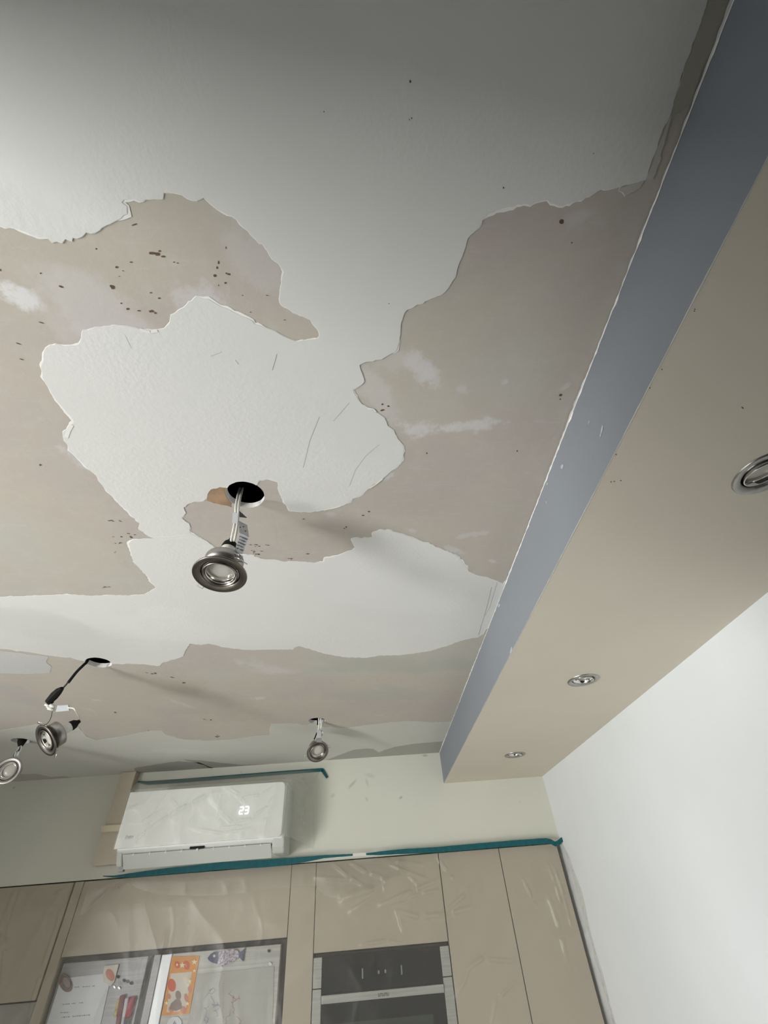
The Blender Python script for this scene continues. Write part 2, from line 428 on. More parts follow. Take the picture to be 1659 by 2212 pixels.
def rim_strip(bm, line, z, w0, w1, seed, side=1, mi=0, bias=0.0, freq=14, closed=True, avoid=()):
    """a chipped chalky fringe of uneven width along an outline"""
    n = len(line)
    nor = []
    for i in range(n):
        a = line[(i - 1) % n if closed else max(0, i - 1)]; b = line[(i + 1) % n if closed else min(n - 1, i + 1)]
        d = Vector((b[0] - a[0], b[1] - a[1])); d = d.normalized() if d.length > 0 else Vector((1, 0)); nor.append(Vector((-d.y, d.x)) * side)
    prev = None; first = None
    for i in range(n):
        p = Vector((line[i][0], line[i][1]))
        v = noise.noise(Vector((p.x * freq, p.y * freq, seed))) + .45 * noise.noise(Vector((p.x * 90, p.y * 90, seed + 3))) + bias
        w = w0 + max(0, v) * w1
        if any((p - c).length < RH + .003 for c in avoid): prev = None; continue
        a = bm.verts.new((*(p - nor[i] * .0006), z)); b = bm.verts.new((*(p + nor[i] * w), z + .0002))
        if prev is not None: bm.faces.new((prev[0], prev[1], b, a)).material_index = mi
        elif first is None: first = (a, b)
        prev = (a, b)
    if closed and prev: bm.faces.new((prev[0], prev[1], first[1], first[0])).material_index = mi

# ---------------------------------------------------------------- ceiling
H1 = onz((530, 1069), ZC).xy; H2 = onz((213, 1431), ZC).xy; H3 = onz((684.5, 1557), ZC).xy; H4 = onz((46, 1600), ZC).xy
RH = .0375
holes = [circle(c, RH, 44, .03, i) for i, c in enumerate((H1, H2, H3, H4))]
outer = [Vector((XL, YN)), Vector((XL, YD + .6)), Vector((XW + .1, YD + .6)), Vector((XW + .1, YN))]
bm = NB()
region(bm, outer, holes, ZC, 0, 0)
# thickness of the board shows at each cut-out
for h in holes:
    a = [bm.verts.new((p[0], p[1], ZC)) for p in h]; b = [bm.verts.new((p[0], p[1], ZC + .014)) for p in h]
    for i in range(len(h)): bm.faces.new((a[i], a[(i + 1) % len(h)], b[(i + 1) % len(h)], b[i])).material_index = 2
add_box(bm, XL, XW + .1, YN, YD + .6, ZC + .3, ZC + .32, 3)
for x0, x1, y0, y1 in ((XL - .02, XL, YN, YD + .6), (XW + .1, XW + .12, YN, YD + .6), (XL, XW + .1, YN - .02, YN), (XL, XW + .1, YD + .6, YD + .62)):
    add_box(bm, x0, x1, y0, y1, ZC, ZC + .3, 3)
region(bm, outer, [circle(c, RH, 44, .03, i) for i, c in enumerate((H1, H2, H3, H4))], ZC + .0145, 0, 3)
# small chips down to the brown coat
rnd = random.Random(4)
chips = [(328, 547, 9, 3), (340, 549, 5, 4), (345, 542, 3, 2), (352, 554, 5, 2), (283, 566, 4, 1.5), (252, 577, 4, 2), (266, 585, 2, 1), (243, 620, 7, 4, .6), (258, 597, 2, 1), (132, 619, 5, 2, .4),
    (88, 590, 2, 2), (208, 537, 2, 2), (376, 566, 2, 1.5), (384, 568, 2, 1), (472, 567, 1.5, 4), (469, 578, 2, 3), (464, 595, 3, 3), (489, 590, 2, 2), (494, 592, 3, 2.5), (487, 611, 3, 2.5), (488, 535, 1, 3),
    (472, 616, 1, 2), (326, 632, 3, 1.5), (344, 644, 3, 2), (277, 667, 4, 2.5), (300, 671, 4, 1.5), (327, 672, 6, 3), (336, 676, 3, 2), (262, 655, 2, 1.5), (577, 638, 3, 1), (615, 691, 3, 1), (524, 638, 2, 1), (541, 674, 1.5, 1),
    (290, 485, 8, 1.5, -.3), (90, 697, 7, 1.2, .3), (40, 742, 7, 1.2, .3), (47, 776, 6, 1.2, .3), (0, 583, 2, 3),
    (826, 873, 2.5, 2), (839, 877, 2.5, 2), (826, 886, 5, 2, -.3), (1211, 853, 4, 3), (1210, 862, 2, 1), (922, 979, 2, 2), (1117, 974, 2, 2), (1235, 524, 2, 2), (886, 176, 2, 4), (889, 255, 1.5, 2), (884, 258, 1, 2), (700, 241, 1.5, 1.5), (1281, 331, 2, 1), (1087, 405, 2, 2), (840, 655, 1.5, 1),
    (797, 1105, 3, 1.5), (784, 1113, 3.5, 1.5), (748, 1138, 2, 1.5), (744, 1141, 2, 1), (87, 1004, 3, 2), (656, 1121, 3, 1), (665, 1196, 4, 1.2), (1213, 479, 5, 5)]
for x0, y0, n, sx in ((250, 1125, 6, 16), (262, 1160, 6, 26), (262, 1173, 4, 14), (245, 1193, 2, 6), (285, 1153, 3, 8), (565, 1178, 9, 26), (555, 1190, 5, 12), (548, 1196, 5, 14), (620, 1208, 3, 10), (325, 1455, 4, 14), (395, 1475, 3, 10), (235, 1268, 4, 12), (375, 1462, 2, 6), (66, 1454, 3, 6), (250, 1538, 2, 4), (470, 1590, 4, 10), (450, 1555, 3, 10), (320, 1580, 2, 4)):
    for _ in range(n): chips.append((x0 + rnd.uniform(-sx, sx), y0 + rnd.uniform(-2, 2), rnd.uniform(1.2, 4), rnd.uniform(.5, 1.0), .1))
for ch in chips:
    cx, cy, rx, ry = ch[:4]; an = ch[4] if len(ch) > 4 else 0
    k = 9; pts = []
    for i in range(k):
        a = 2 * math.pi * i / k; rr = rnd.uniform(.7, 1.15); ux, uy = rx * math.cos(a) * rr, ry * math.sin(a) * rr
        q = onz((cx + ux * math.cos(an) - uy * math.sin(an), cy + ux * math.sin(an) + uy * math.cos(an)), ZC)
        pts.append((q.x, q.y, ZC - (.0017 if cy < 420 or cx == 840 else .0004)))
    f = bm.faces.new([bm.verts.new(p) for p in pts]); f.normal_update()
    if f.normal.z > 0: f.normal_flip()
    f.material_index = 1
ceiling = struct(obj('ceiling', bm, [M['plaster'], M['chip'], M['chalk'], M['void']], origin=O0))

OUT = [(-1.6, -1.9, 0), (1.2, -1.9, 0)]
P1 = [(0, 487), (30, 492), (60, 503), (90, 512), (105, 514), (112, 520), (135, 524), (143, 519), (155, 520), (157, 511), (180, 510), (187, 502), (205, 502), (215, 495), (243, 478), (262, 472), (275, 461), (274, 445), (264, 437), (268, 430), (290, 431), (310, 434), (325, 430), (350, 427), (355, 419), (375, 418), (393, 419), (405, 427), (425, 433), (440, 428), (452, 438), (470, 450), (490, 462), (510, 475), (528, 490), (545, 505), (560, 523), (570, 525), (585, 550), (600, 570), (612, 586), (610, 605), (605, 625), (603, 645), (607, 658), (620, 665), (640, 678), (655, 682), (672, 690), (680, 705), (690, 718), (686, 730), (665, 734), (640, 736), (625, 733), (610, 725), (590, 714), (570, 706), (550, 700), (538, 688), (520, 680), (505, 675), (490, 667), (470, 657), (450, 645), (436, 643), (425, 641), (415, 650), (400, 662), (385, 672), (370, 680), (368, 695), (355, 708), (340, 712), (322, 712), (300, 709), (275, 706), (250, 702), (225, 704), (200, 708), (183, 715), (176, 730), (172, 743), (160, 748), (140, 746), (120, 742), (103, 747), (98, 757), (95, 775), (90, 795), (95, 815), (102, 835), (112, 848), (125, 865), (140, 885), (158, 903), (160, 910), (150, 918), (142, 930), (135, 940), (138, 952), (148, 962), (150, 972), (165, 985), (180, 1002), (195, 1015), (210, 1030), (222, 1048), (235, 1063), (250, 1080), (265, 1093), (280, 1108), (293, 1120), (303, 1132), (301, 1143), (312, 1152), (325, 1160), (335, 1163), (310, 1164), (287, 1164), (280, 1172), (283, 1190), (285, 1205), (292, 1218), (305, 1230), (320, 1245), (328, 1258), (337, 1269), (325, 1277), (310, 1284), (280, 1286), (240, 1285), (200, 1287), (150, 1284), (100, 1286), (50, 1287), (0, 1289),
    (-260, 1300), (-300, 1420), (0, 1400), (50, 1406), (105, 1415), (150, 1420), (185, 1429), (213, 1431), (245, 1433), (280, 1433), (310, 1434), (345, 1438), (350, 1430), (380, 1423), (395, 1418), (400, 1405), (410, 1390), (430, 1392), (455, 1390), (480, 1397), (505, 1400), (540, 1403), (570, 1403), (600, 1402), (630, 1402), (645, 1395), (660, 1398), (690, 1408), (720, 1415), (750, 1419), (790, 1419), (820, 1415), (860, 1415), (900, 1410), (930, 1405), (960, 1396), (985, 1386), (1010, 1380), (1032, 1376), (1040, 1370), (1048, 1358), (1060, 1352), (1095, 1250), (1086, 1260), (1078, 1256), (1065, 1250), (1045, 1245), (1030, 1242), (1015, 1235), (1000, 1215), (983, 1198), (965, 1190), (950, 1184), (930, 1175), (900, 1165), (880, 1158), (860, 1150), (840, 1145), (820, 1144), (805, 1150), (804, 1159), (790, 1161), (760, 1163), (761, 1170), (768, 1182), (760, 1188), (745, 1192), (732, 1199), (720, 1202), (702, 1205), (700, 1213), (680, 1216), (660, 1214), (635, 1212), (615, 1213), (590, 1208), (567, 1208), (548, 1200), (530, 1198), (500, 1195), (475, 1190), (460, 1180), (455, 1175), (445, 1168), (430, 1160), (412, 1152), (410, 1140), (408, 1130), (393, 1118), (402, 1108), (397, 1095), (405, 1088), (430, 1082), (447, 1078), (450, 1065), (457, 1055), (475, 1052), (490, 1053), (530, 1066), (556, 1045), (560, 1036), (573, 1034), (590, 1036), (600, 1042), (602, 1055), (608, 1075), (617, 1090), (625, 1102), (650, 1106), (670, 1105), (690, 1103), (715, 1100), (740, 1092), (755, 1083), (765, 1075), (785, 1065), (798, 1053), (815, 1042), (830, 1030), (845, 1018), (860, 1003), (870, 990), (873, 975), (868, 960), (858, 945), (850, 930), (840, 918), (830, 903), (818, 892), (800, 885), (790, 875), (778, 867), (765, 852), (763, 840), (775, 835), (785, 825), (783, 810), (778, 795), (776, 787), (790, 783), (805, 780), (830, 770), (852, 760), (858, 748), (862, 730), (865, 710), (868, 690), (870, 680), (880, 668), (900, 657), (925, 648), (945, 638), (965, 625), (975, 610), (985, 590), (990, 575), (997, 555), (1003, 535), (1010, 515), (1020, 503), (1035, 490), (1042, 475), (1052, 462), (1065, 458), (1080, 452), (1100, 445), (1125, 440), (1160, 436), (1180, 435), (1190, 440), (1215, 443), (1230, 438), (1245, 434), (1265, 428), (1290, 415), (1320, 408), (1350, 400), (1375, 393), (1393, 388), (1430, 285), (1450, 240), (1478, 150), (1508, 65), (1527, 0), (1560, -110), (1.0, -1.9, ZC), (-2.5, -1.9, ZC), (-2.5, .15, ZC), (-260, 440)]
def layer(name, px, mat, seed, t=.0011, amp=.0016, step=.004, zoff=0, holes_=(), w0=.0007, w1=.0065, bias=.0, side=None, extra=None, label=None):
    b = NB(); line = jag(px, seed, amp, step)
    z = ZC - t - zoff
    region(b, line, list(holes_), z, t - .0002, 0)
    ar = sum(line[i].x * line[(i + 1) % len(line)].y - line[(i + 1) % len(line)].x * line[i].y for i in range(len(line)))
    if w1: rim_strip(b, line, z + .0004, w0, w1, seed + 20, -1 if ar > 0 else 1, 1, bias, avoid=(H1, H2, H3, H4))
    if extra: extra(b, z)
    o = obj(name, b, [mat, M['chalk'], M['shade_crack']], ceiling, origin=O0)
    if label: o['label'] = label
    return o
def cracks(b, z):
    for pts, w in [([(598, 765), (594, 780), (588, 800)], .0008), ([(820, 960), (790, 985), (768, 1015), (755, 1050)], .0007), ([(690, 900), (670, 950), (655, 1010)], .0007), ([(1062, 1268), (1055, 1300), (1045, 1335), (1040, 1350)], .0018), ([(1074, 1258), (1066, 1285), (1058, 1312), (1048, 1330)], .0012), ([(1040, 1350), (1034, 1372)], .0022), ([(755, 870), (720, 910)], .0006), ([(508, 778), (516, 787)], .0009), ([(455, 770), (480, 760)], .0006)]:
        q = [onz(p, z - .0002) for p in pts]
        for a, c in zip(q, q[1:]):
            n = Vector((-(c - a).y, (c - a).x, 0)).normalized() * w / 2
            b.faces.new([b.verts.new(v) for v in (a - n, a + n, c + n, c - n)]).material_index = 2
    for pts, w in [([(340, 1160), (370, 1159), (400, 1155)], .0012), ([(345, 1167), (380, 1163), (430, 1158)], .0008), ([(155, 918), (148, 930), (143, 945)], .006), ([(268, 722), (276, 740), (282, 752)], .0008), ([(795, 882), (806, 884), (812, 890)], .003), ([(826, 1035), (812, 1046), (798, 1055)], .003), ([(700, 1102), (720, 1098), (735, 1094)], .0025), ([(302, 712), (325, 718), (340, 714)], .004)]:
        q = [onz(p, z - .0005) for p in pts]
        for a, c in zip(q, q[1:]):
            n = Vector((-(c - a).y, (c - a).x, 0)).normalized() * w / 2
            b.faces.new([b.verts.new(v) for v in (a - n, a + n, c + n, c - n)]).material_index = 1
layer('paint_layer', P1, M['paint'], 1, holes_=[holes[0], holes[1]], extra=cracks, label='white flaking ceiling paint')
layer('torn_board', [(456, 1053), (475, 1051), (500, 1055), (500, 1095), (481, 1091), (462, 1087), (447, 1081), (451, 1068)], M['card'], 3, t=.0006, amp=.0008, holes_=[circle(H1, RH + .0015)], w0=.0004, w1=.003, label='torn brown board paper')
P2 = [(-60, 1580), (12, 1576), (76, 1565), (169, 1569), (186, 1590), (211, 1599), (270, 1590), (325, 1578), (350, 1578), (358, 1586), (367, 1590), (397, 1597), (450, 1600), (506, 1597), (550, 1590), (582, 1588), (583, 1575), (585, 1563), (620, 1562), (664, 1566), (684, 1559), (701, 1571), (752, 1572), (790, 1567), (818, 1563), (860, 1559), (896, 1557), (949, 1561), (985, 1557), (950, 1640), (600, 1665), (0, 1700), (-80, 1706)]
layer('paint_layer', P2, M['paint_dull'], 7, t=.0008, holes_=[holes[2], holes[3]], w0=.0, w1=.005, bias=-.15, label='dull grey white ceiling paint')
layer('primer_patch', [(-60, 1404), (10, 1406), (60, 1412), (106, 1418), (100, 1430), (112, 1440), (108, 1453), (60, 1456), (0, 1454), (-60, 1452)], M['primer'], 9, t=.0006, w1=0)
layer('dark_patch', [(291, 1658), (330, 1652), (360, 1647), (385, 1644), (432, 1647), (450, 1655), (470, 1661), (420, 1672), (381, 1674), (305, 1676), (292, 1668)], M['dark_grey'], 11, t=.0003, zoff=.0008, amp=.004, w1=0)  # dark wedges along the wall line, laid over the paint
layer('dark_patch', [(395, 1640), (440, 1643), (520, 1652), (600, 1650), (640, 1647), (690, 1643), (706, 1648), (600, 1665), (480, 1670), (440, 1652)], M['dark_grey'], 12, t=.0003, zoff=.0008, amp=.003, w1=0)
layer('dark_patch', [(706, 1641), (742, 1627), (765, 1619), (795, 1616), (808, 1618), (818, 1625), (830, 1620), (853, 1613), (896, 1606), (956, 1601), (948, 1634), (850, 1640), (720, 1649)], M['dark_grey'], 13, t=.0003, zoff=.0008, amp=.002, w1=.002)
layer('dark_patch', [(34, 1672), (80, 1671), (111, 1678), (139, 1676), (169, 1682), (180, 1690), (20, 1700)], M['skim'], 14, t=.0003, zoff=.0008, amp=.002, w1=0)
# strip along the beam, upper right
layer('old_paint_strip', [(1565, -110), (1527, 0), (1508, 65), (1478, 150), (1450, 240), (1430, 285), (1393, 388), (1411, 386), (1420, 360), (1427, 345), (1426, 335), (1436, 312), (1440, 290), (1452, 250), (1468, 247), (1476, 236), (1488, 232), (1500, 190), (1520, 140), (1545, 100), (1560, 50), (1575, 0), (1620, -110)], M['skim'], 15, t=.0007, w0=.0002, w1=.0015)
layer('paint_flake', [(1340, 404), (1365, 396), (1392, 389), (1382, 402), (1372, 412), (1350, 424), (1345, 415), (1335, 412)], M['skim_pale'], 16, t=.0008, w0=.0002, w1=.002)
layer('pale_paint_strip', [(1449, 246), (1432, 290), (1396, 386), (1410, 386), (1419, 360), (1426, 345), (1426, 335), (1434, 312), (1439, 290), (1450, 252)], M['skim_pale'], 17, t=.0010, amp=.001, w1=0)

# ---------------------------------------------------------------- boxed beam along the right wall
spots = [onz(p, ZB) for p in ((1643, 1021), (1259.5, 1468.5), (1112.5, 1630))]
sx = (spots[1].x + spots[2].x) / 2
spots[0] = Vector((sx - .004, spots[1].y - (spots[2].y - spots[1].y), ZB)) if False else onz((1650, 1022), ZB)
b = NB()
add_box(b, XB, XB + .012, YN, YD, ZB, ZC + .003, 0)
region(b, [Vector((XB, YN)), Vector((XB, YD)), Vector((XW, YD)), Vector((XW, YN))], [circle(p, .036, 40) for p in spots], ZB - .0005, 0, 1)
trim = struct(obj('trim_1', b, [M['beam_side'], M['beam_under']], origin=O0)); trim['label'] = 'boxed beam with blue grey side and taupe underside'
b = NB()
line = [Vector((XB, y / 400)) for y in range(int(-.2 * 400), int(YD * 400))]
rim_strip(b, line, ZC - .0022, .0008, .0038, 40, 1, 0, .25, 9, closed=False)
n = len(line)
for i in range(n - 1):      # ragged filler on the top of the beam side
    w = [.0012 + max(0, noise.noise(Vector((0, line[i + k].y * 40, 8))) + .3 * noise.noise(Vector((0, line[i + k].y * 160, 3)))) * .004 for k in (0, 1)]
    b.faces.new([b.verts.new(v) for v in ((XB - .0006, line[i].y, ZC - .002), (XB - .0006, line[i + 1].y, ZC - .002), (XB - .0005, line[i + 1].y, ZC - .002 - w[1]), (XB - .0005, line[i].y, ZC - .002 - w[0]))])
e = obj('chipped_joint', b, M['chalk'], trim, origin=O0); e['label'] = 'chalky white chipped joint'
b = NB()
for i in range(n - 1):
    w = [.0002 + max(0, noise.noise(Vector((5, line[i + k].y * 8, 8))) + .5 * noise.noise(Vector((5, line[i + k].y * 60, 3))) + .25) * .0016 for k in (0, 1)]
    y0, y1 = line[i].y, line[i + 1].y
    b.faces.new([b.verts.new(v) for v in ((XB - .0004, y0, ZB - .0006), (XB - .0004, y1, ZB - .0006), (XB - .0004, y1, ZB + w[1]), (XB - .0004, y0, ZB + w[0]))])
    b.faces.new([b.verts.new(v) for v in ((XB - .0004, y1, ZB - .0008), (XB - .0004, y0, ZB - .0008), (XB + w[0], y0, ZB - .0008), (XB + w[1], y1, ZB - .0008))])
e = obj('worn_edge', b, M['skim_pale'], trim, origin=O0)
b = NB()
def dab(b, pts, plane, mi=0):
    b.faces.new([b.verts.new(plane(p)) for p in pts]).material_index = mi
for cx, cy, w, h in ((1300, 928, 2, 10), (1297, 940, 1.5, 4), (1214, 1008, 3, 5), (1182, 1045, 1.5, 3), (1180, 1085, 1, 3), (1104, 1405, 2, 8), (1078, 1308, 2, 4), (1272, 912, 1, 4)):
    dab(b, [(cx + w * math.cos(a) - h * .2 * math.sin(a), cy + h * math.sin(a)) for a in [k * .785 for k in range(8)]], lambda p: onx(p, XB - .0007))
for cx, cy in ((1430, 798), (1501, 668), (1500, 672), (1331, 982), (1341, 1038), (1327, 1040), (1320, 1041), (1603, 880), (1605, 882), (1404, 838)):
    dab(b, [(cx + 1.6 * math.cos(a), cy + 1.4 * math.sin(a)) for a in [k * 1.05 for k in range(6)]], lambda p: onz(p, ZB - .0009), 1)
obj('scuff_marks', b, [plain('pale_scuff', (.48, .50, .54), .9).done(), M['chip']], trim, origin=O0)

# ---------------------------------------------------------------- room shell
b = NB(); add_box(b, XL - .2, XW + .2, YN - .2, YD + .8, -.1, 0)
struct(obj('floor', b, M['floor'], origin=O0))
b = NB(); add_box(b, XW, XW + .15, YN, YD + .8, 0, ZC + .33); struct(obj('wall_right', b, M['wall'], origin=O0))
b = NB(); add_box(b, XL, XW, YD, YD + .8, ZT, ZC + .003); add_box(b, XL, XW, YD + .6, YD + .8, 0, ZT)
struct(obj('wall_back', b, M['wall_back'], origin=O0))
def glazed(name, xw, win, ya, yb):
    b = NB(); y0, y1, z0, z1 = win
    add_box(b, xw - .15, xw, ya, y0, 0, ZC); add_box(b, xw - .15, xw, y1, yb, 0, ZC); add_box(b, xw - .15, xw, y0, y1, 0, z0); add_box(b, xw - .15, xw, y0, y1, z1, ZC)
    return b
b = glazed('w', XN, WIN, YN, -.15); y0, y1, z0, z1 = SIDE_FILL_WIN
add_box(b, XN - .15, XN, -.15, y0, 0, ZC); add_box(b, XN - .15, XN, y1, .95, 0, ZC); add_box(b, XN - .15, XN, y0, y1, 0, z0); add_box(b, XN - .15, XN, y0, y1, z1, ZC); add_box(b, XL, -2.12, .95, 1.05, 0, ZC)  # last box is a wing wall added to shade the back left
struct(obj('wall_near', b, M['wall_far'], origin=O0))
struct(obj('wall_left', glazed('w', XL, FAR_FILL_WIN, 1.05, YD + .8), M['wall_far'], origin=O0))
for k, (xw, win) in enumerate(((XN, WIN), (XL, FAR_FILL_WIN), (XN, SIDE_FILL_WIN))):  # far and side windows are added to hold the fill light
    b = NB(); y0, y1, z0, z1 = win
    for a in (y0, y1 - .05): add_box(b, xw - .08, xw - .03, a, a + .05, z0, z1)
    for a in (z0, z1 - .05): add_box(b, xw - .08, xw - .03, y0 + .05, y1 - .05, a, a + .05)
    struct(obj('window_%d' % (k + 1), b, M['ac'], origin=O0))
b = NB(); add_box(b, XN, XW, YN - .15, YN, 0, ZC); struct(obj('wall_front', b, M['wall_far'], origin=O0))
b = NB(); prism(b, [Vector((x, y, 0)) for x, y in ((-.66, -.095), (-.35, BLOCKER_Y), (XB, BLOCKER_Y), (XB, -.30), (-.66, -.30))], (0, 0, ZC)); add_box(b, XB, XW, -.30, BLOCKER_Y, 0, ZB - .001)
add_box(b, -.70, .30, BLOCKER_Y - .01, .24, 1.60, CAMZ - .13)  # ledge below the camera, added to shade the ceiling
struct(obj('shade_blocker', b, M['blocker'], origin=O0))  # unseen blocker added to darken the ceiling above the camera

# ---------------------------------------------------------------- recessed spots in the beam
def frame_from(nz, up=Vector((0, 0, 1))):
    z = nz.normalized(); x = up.cross(z); x = x.normalized() if x.length > 1e-4 else Vector((1, 0, 0)); y = z.cross(x)
    return Matrix(((x.x, y.x, z.x, 0), (x.y, y.y, z.y, 0), (x.z, y.z, z.z, 0), (0, 0, 0, 1)))
def spot(p, tilt, label):
    t = thing('recessed_spotlight', (p.x, p.y, ZB), label, 'spotlight', 'recessed spotlights in the beam')
    T = Matrix.Translation((p.x, p.y, ZB)) @ Matrix.Rotation(math.pi, 4, 'X')   # local +Z points down
    b = NB(); add_lathe(b, [(.0475, 0), (.0472, .0022), (.0455, .0035), (.036, .0028), (.0335, .0008), (.0325, -.003), (.0325, -.012), (.0335, -.012), (.0355, -.001), (.0475, 0)], T); obj('trim_ring', b, M['nickel_pale'], t, True)
    T2 = T @ Matrix.Rotation(tilt, 4, 'Y') @ Matrix.Rotation(.1, 4, 'X')
    b = NB(); add_lathe(b, [(.0305, .0015), (.0300, .0028), (.0285, .0020), (.0262, -.006), (.0262, -.010), (.0275, -.014), (.0305, -.010), (.0305, .0015)], T2); obj('tilting_ring', b, M['chrome'], t, True)
    b = NB(); add_lathe(b, [(0, -.006), (.015, -.0062), (.0262, -.0085), (.0262, -.016), (.0, -.016)], T2); obj('lens', b, M['lens'], t, True)
    b = NB(); add_lathe(b, [(.0345, -.012), (.0355, -.05), (0, -.05)], T); obj('can', b, M['black'], t, True)
    return t
spot(spots[0], .10, 'satin metal recessed spotlight cut off by the right edge, nearest in the beam')
spot(spots[1], -.12, 'satin metal recessed spotlight in the taupe beam, middle one of the three')
spot(spots[2], -.12, 'small recessed spotlight in the taupe beam closest to the end wall')

# ---------------------------------------------------------------- spotlights hanging out of their holes
def disc_frame(px, d, major_deg, ratio, toward):
    """orientation of a disc seen as an ellipse: long axis at major_deg (counter-clockwise), axis ratio, its face leaning towards image direction `toward`"""
    c = atd(px, d); v = -(ray(px).normalized())          # towards the viewer
    r = (AX - v * AX.dot(v)).normalized(); u = v.cross(r); u = u if u.dot(AU) > 0 else -u
    a = math.radians(major_deg); mj = r * math.cos(a) + u * math.sin(a); pr = v.cross(mj).normalized()
    td = r * toward[0] + u * toward[1]
    if pr.dot(td) < 0: pr = -pr
    ph = math.acos(ratio); n = (v * math.cos(ph) + pr * math.sin(ph)).normalized()
    return Matrix.Translation(c) @ frame_from(n, mj.cross(n)), n
def hanging(px, d, deg, ratio, toward, label, metal, hole, lamp_gap=0, clip_rot=0):
    T, n = disc_frame(px, d, deg, ratio, toward)
    c = T.translation
    t = thing('hanging_spotlight', c, label, 'spotlight', 'spotlights hanging from the ceiling')
    b = NB(); add_lathe(b, [(.0475, -.0005), (.0475, .0012), (.0465, .0022), (.040, .0016), (.0345, .0), (.0325, -.002), (.0318, -.018), (.0330, -.0185), (.0345, -.003), (.0475, -.0005)], T, 64); obj('trim_ring', b, metal, t, True)
    b = NB(); add_lathe(b, [(.0332, -.0185), (.0345, -.0015), (.0350, -.034), (.0345, -.0355), (.0335, -.034), (.0332, -.0185)], T, 64); obj('can', b, M['nickel_pale'], t, True)
    b = NB(); add_lathe(b, [(.0310, .0008), (.0300, .0022), (.0285, .0018), (.0268, -.002), (.0262, -.0045), (.0275, -.007), (.0305, -.004), (.0310, .0008)], T, 64); obj('tilting_ring', b, metal, t, True)
    b = NB(); add_lathe(b, [(.0264, -.0015), (.0255, -.0012), (.0245, -.0030), (.0215, -.0110), (.0212, -.013), (.0264, -.013), (.0264, -.0015)], T, 64); obj('reflector_ring', b, M['chrome'], t, True)
    b = NB(); add_lathe(b, [(0, -.0075), (.012, -.0078), (.0225, -.0105), (.0225, -.014), (0, -.014)], T, 48); obj('lens', b, M['lens'], t, True)
    g = lamp_gap
    b = NB(); add_lathe(b, [(.0245, -.014 - g * 0), (.024, -.018), (.0150, -.036), (.0125, -.040), (0, -.040)], T, 40); bulb = obj('bulb', b, M['ceramic'], t, True)
    b = NB(); add_lathe(b, [(.0105, -.038), (.0135, -.040), (.0138, -.056 - g), (.0125, -.058 - g), (0, -.058 - g)], T, 32); obj('lamp_holder', b, M['ceramic'], t, True)
    b = NB(); add_lathe(b, [(.0140, -.052 - g), (.0142, -.058 - g), (.0125, -.066 - g), (.0065, -.074 - g), (.0050, -.080 - g), (0, -.080 - g)], T, 32); obj('rubber_cap', b, M['black'], t, True)
    # two spring clips
    for sgn in (-1, 1):
        b = NB()
        P = [T @ (Matrix.Rotation(math.radians(clip_rot), 3, 'Z') @ Vector(v)) for v in ((sgn * .034, .006, -.015), (sgn * .040, .006, -.013), (sgn * .056, .0055, -.001), (sgn * .056, -.0055, -.001), (sgn * .040, -.006, -.013), (sgn * .034, -.006, -.015))]
        add_tube(b, P, .0007, 6); obj('spring_clip', b, M['chrome'], t, True)
    return t, T
def cyl(name, t, a, b_, r, mat, seg=12):
    b = NB(); add_tube(b, [a, b_], r, seg); return obj(name, b, mat, t, True)
def cable(t, pts, r, mat, name='cable'):
    b = NB(); add_tube(b, smooth_path(pts, 8), r, 8); return obj(name, b, mat, t, True)
def plate(name, t, quad, th, mat, parent=None):
    b = NB(); n = (quad[1] - quad[0]).cross(quad[3] - quad[0]).normalized(); prism(b, quad, n * th); return obj(name, b, mat, parent or t)
def lines_on(name, parent, quad, rows, cols, mat, hgt=.3, seed=1, lift=.0006, gap=.15, m0=.08, m1=.92, r0=.1, r1=.9):
    """rows of small glyph-like marks across a quad (tl, tr, br, bl)"""
    rd = random.Random(seed); b = NB(); tl, tr, br, bl = [Vector(q) for q in quad]
    n = (tr - tl).cross(bl - tl).normalized(); n = n if n.dot(CAM - tl) > 0 else -n
    def P(u, v): return (tl * (1 - u) + tr * u) * (1 - v) + (bl * (1 - u) + br * u) * v + n * lift
    for r in range(rows):
        v = r0 + (r1 - r0) * (r + .5) / rows; dv = (r1 - r0) / rows * hgt
        u = m0; end = m1 if cols > 0 else m0 + (m1 - m0) * rd.uniform(.4, 1)
        while u < end:
            w = rd.uniform(.5, 1.3) * (m1 - m0) / abs(cols)
            if rd.random() > gap:
                f = b.faces.new([b.verts.new(P(*q)) for q in ((u, v - dv / 2), (min(u + w * .8, end), v - dv / 2), (min(u + w * .8, end), v + dv / 2), (u, v + dv / 2))])
            u += w
    return obj(name, b, mat, parent)

# lamp 1: the near one
D1 = .76
t1, T1 = hanging((475, 1241), D1, -15, .64, (-.259, -.966), 'large brushed nickel spotlight dangling on white cables below the round hole, nearest the camera', M['nickel'], H1, lamp_gap=.012, clip_rot=62)
t1['group'] = 'spotlights hanging from the ceiling'
cap = T1 @ Vector((0, 0, -.090))
h1 = Vector((H1.x, H1.y, ZC))
a1 = atd((503, 1172), .775); 
for k, (x0, x1) in enumerate(((508, 500), (514, 507))):
    cable(t1, [h1 + Vector((-.024 + k * .006, .022, .045)), atd((x0 + 2, 1090), .84), atd((x0, 1125), .812), atd((x1, 1165), .785), cap + Vector((0, 0, .004)), cap - Vector((0, 0, .004))], .0026, M['cable'])
q = [atd(p, .80) for p in ((503, 1107), (515, 1108), (513, 1131), (501, 1130))]; plate('tape_wrap', t1, q, .006, M['label'])
q = [atd(p, d) for p, d in (((516, 1125), .80), ((534, 1134), .80), ((538, 1160), .785), ((517, 1150), .785))]; pl = plate('mounting_plate', t1, q, .0012, M['steel'])
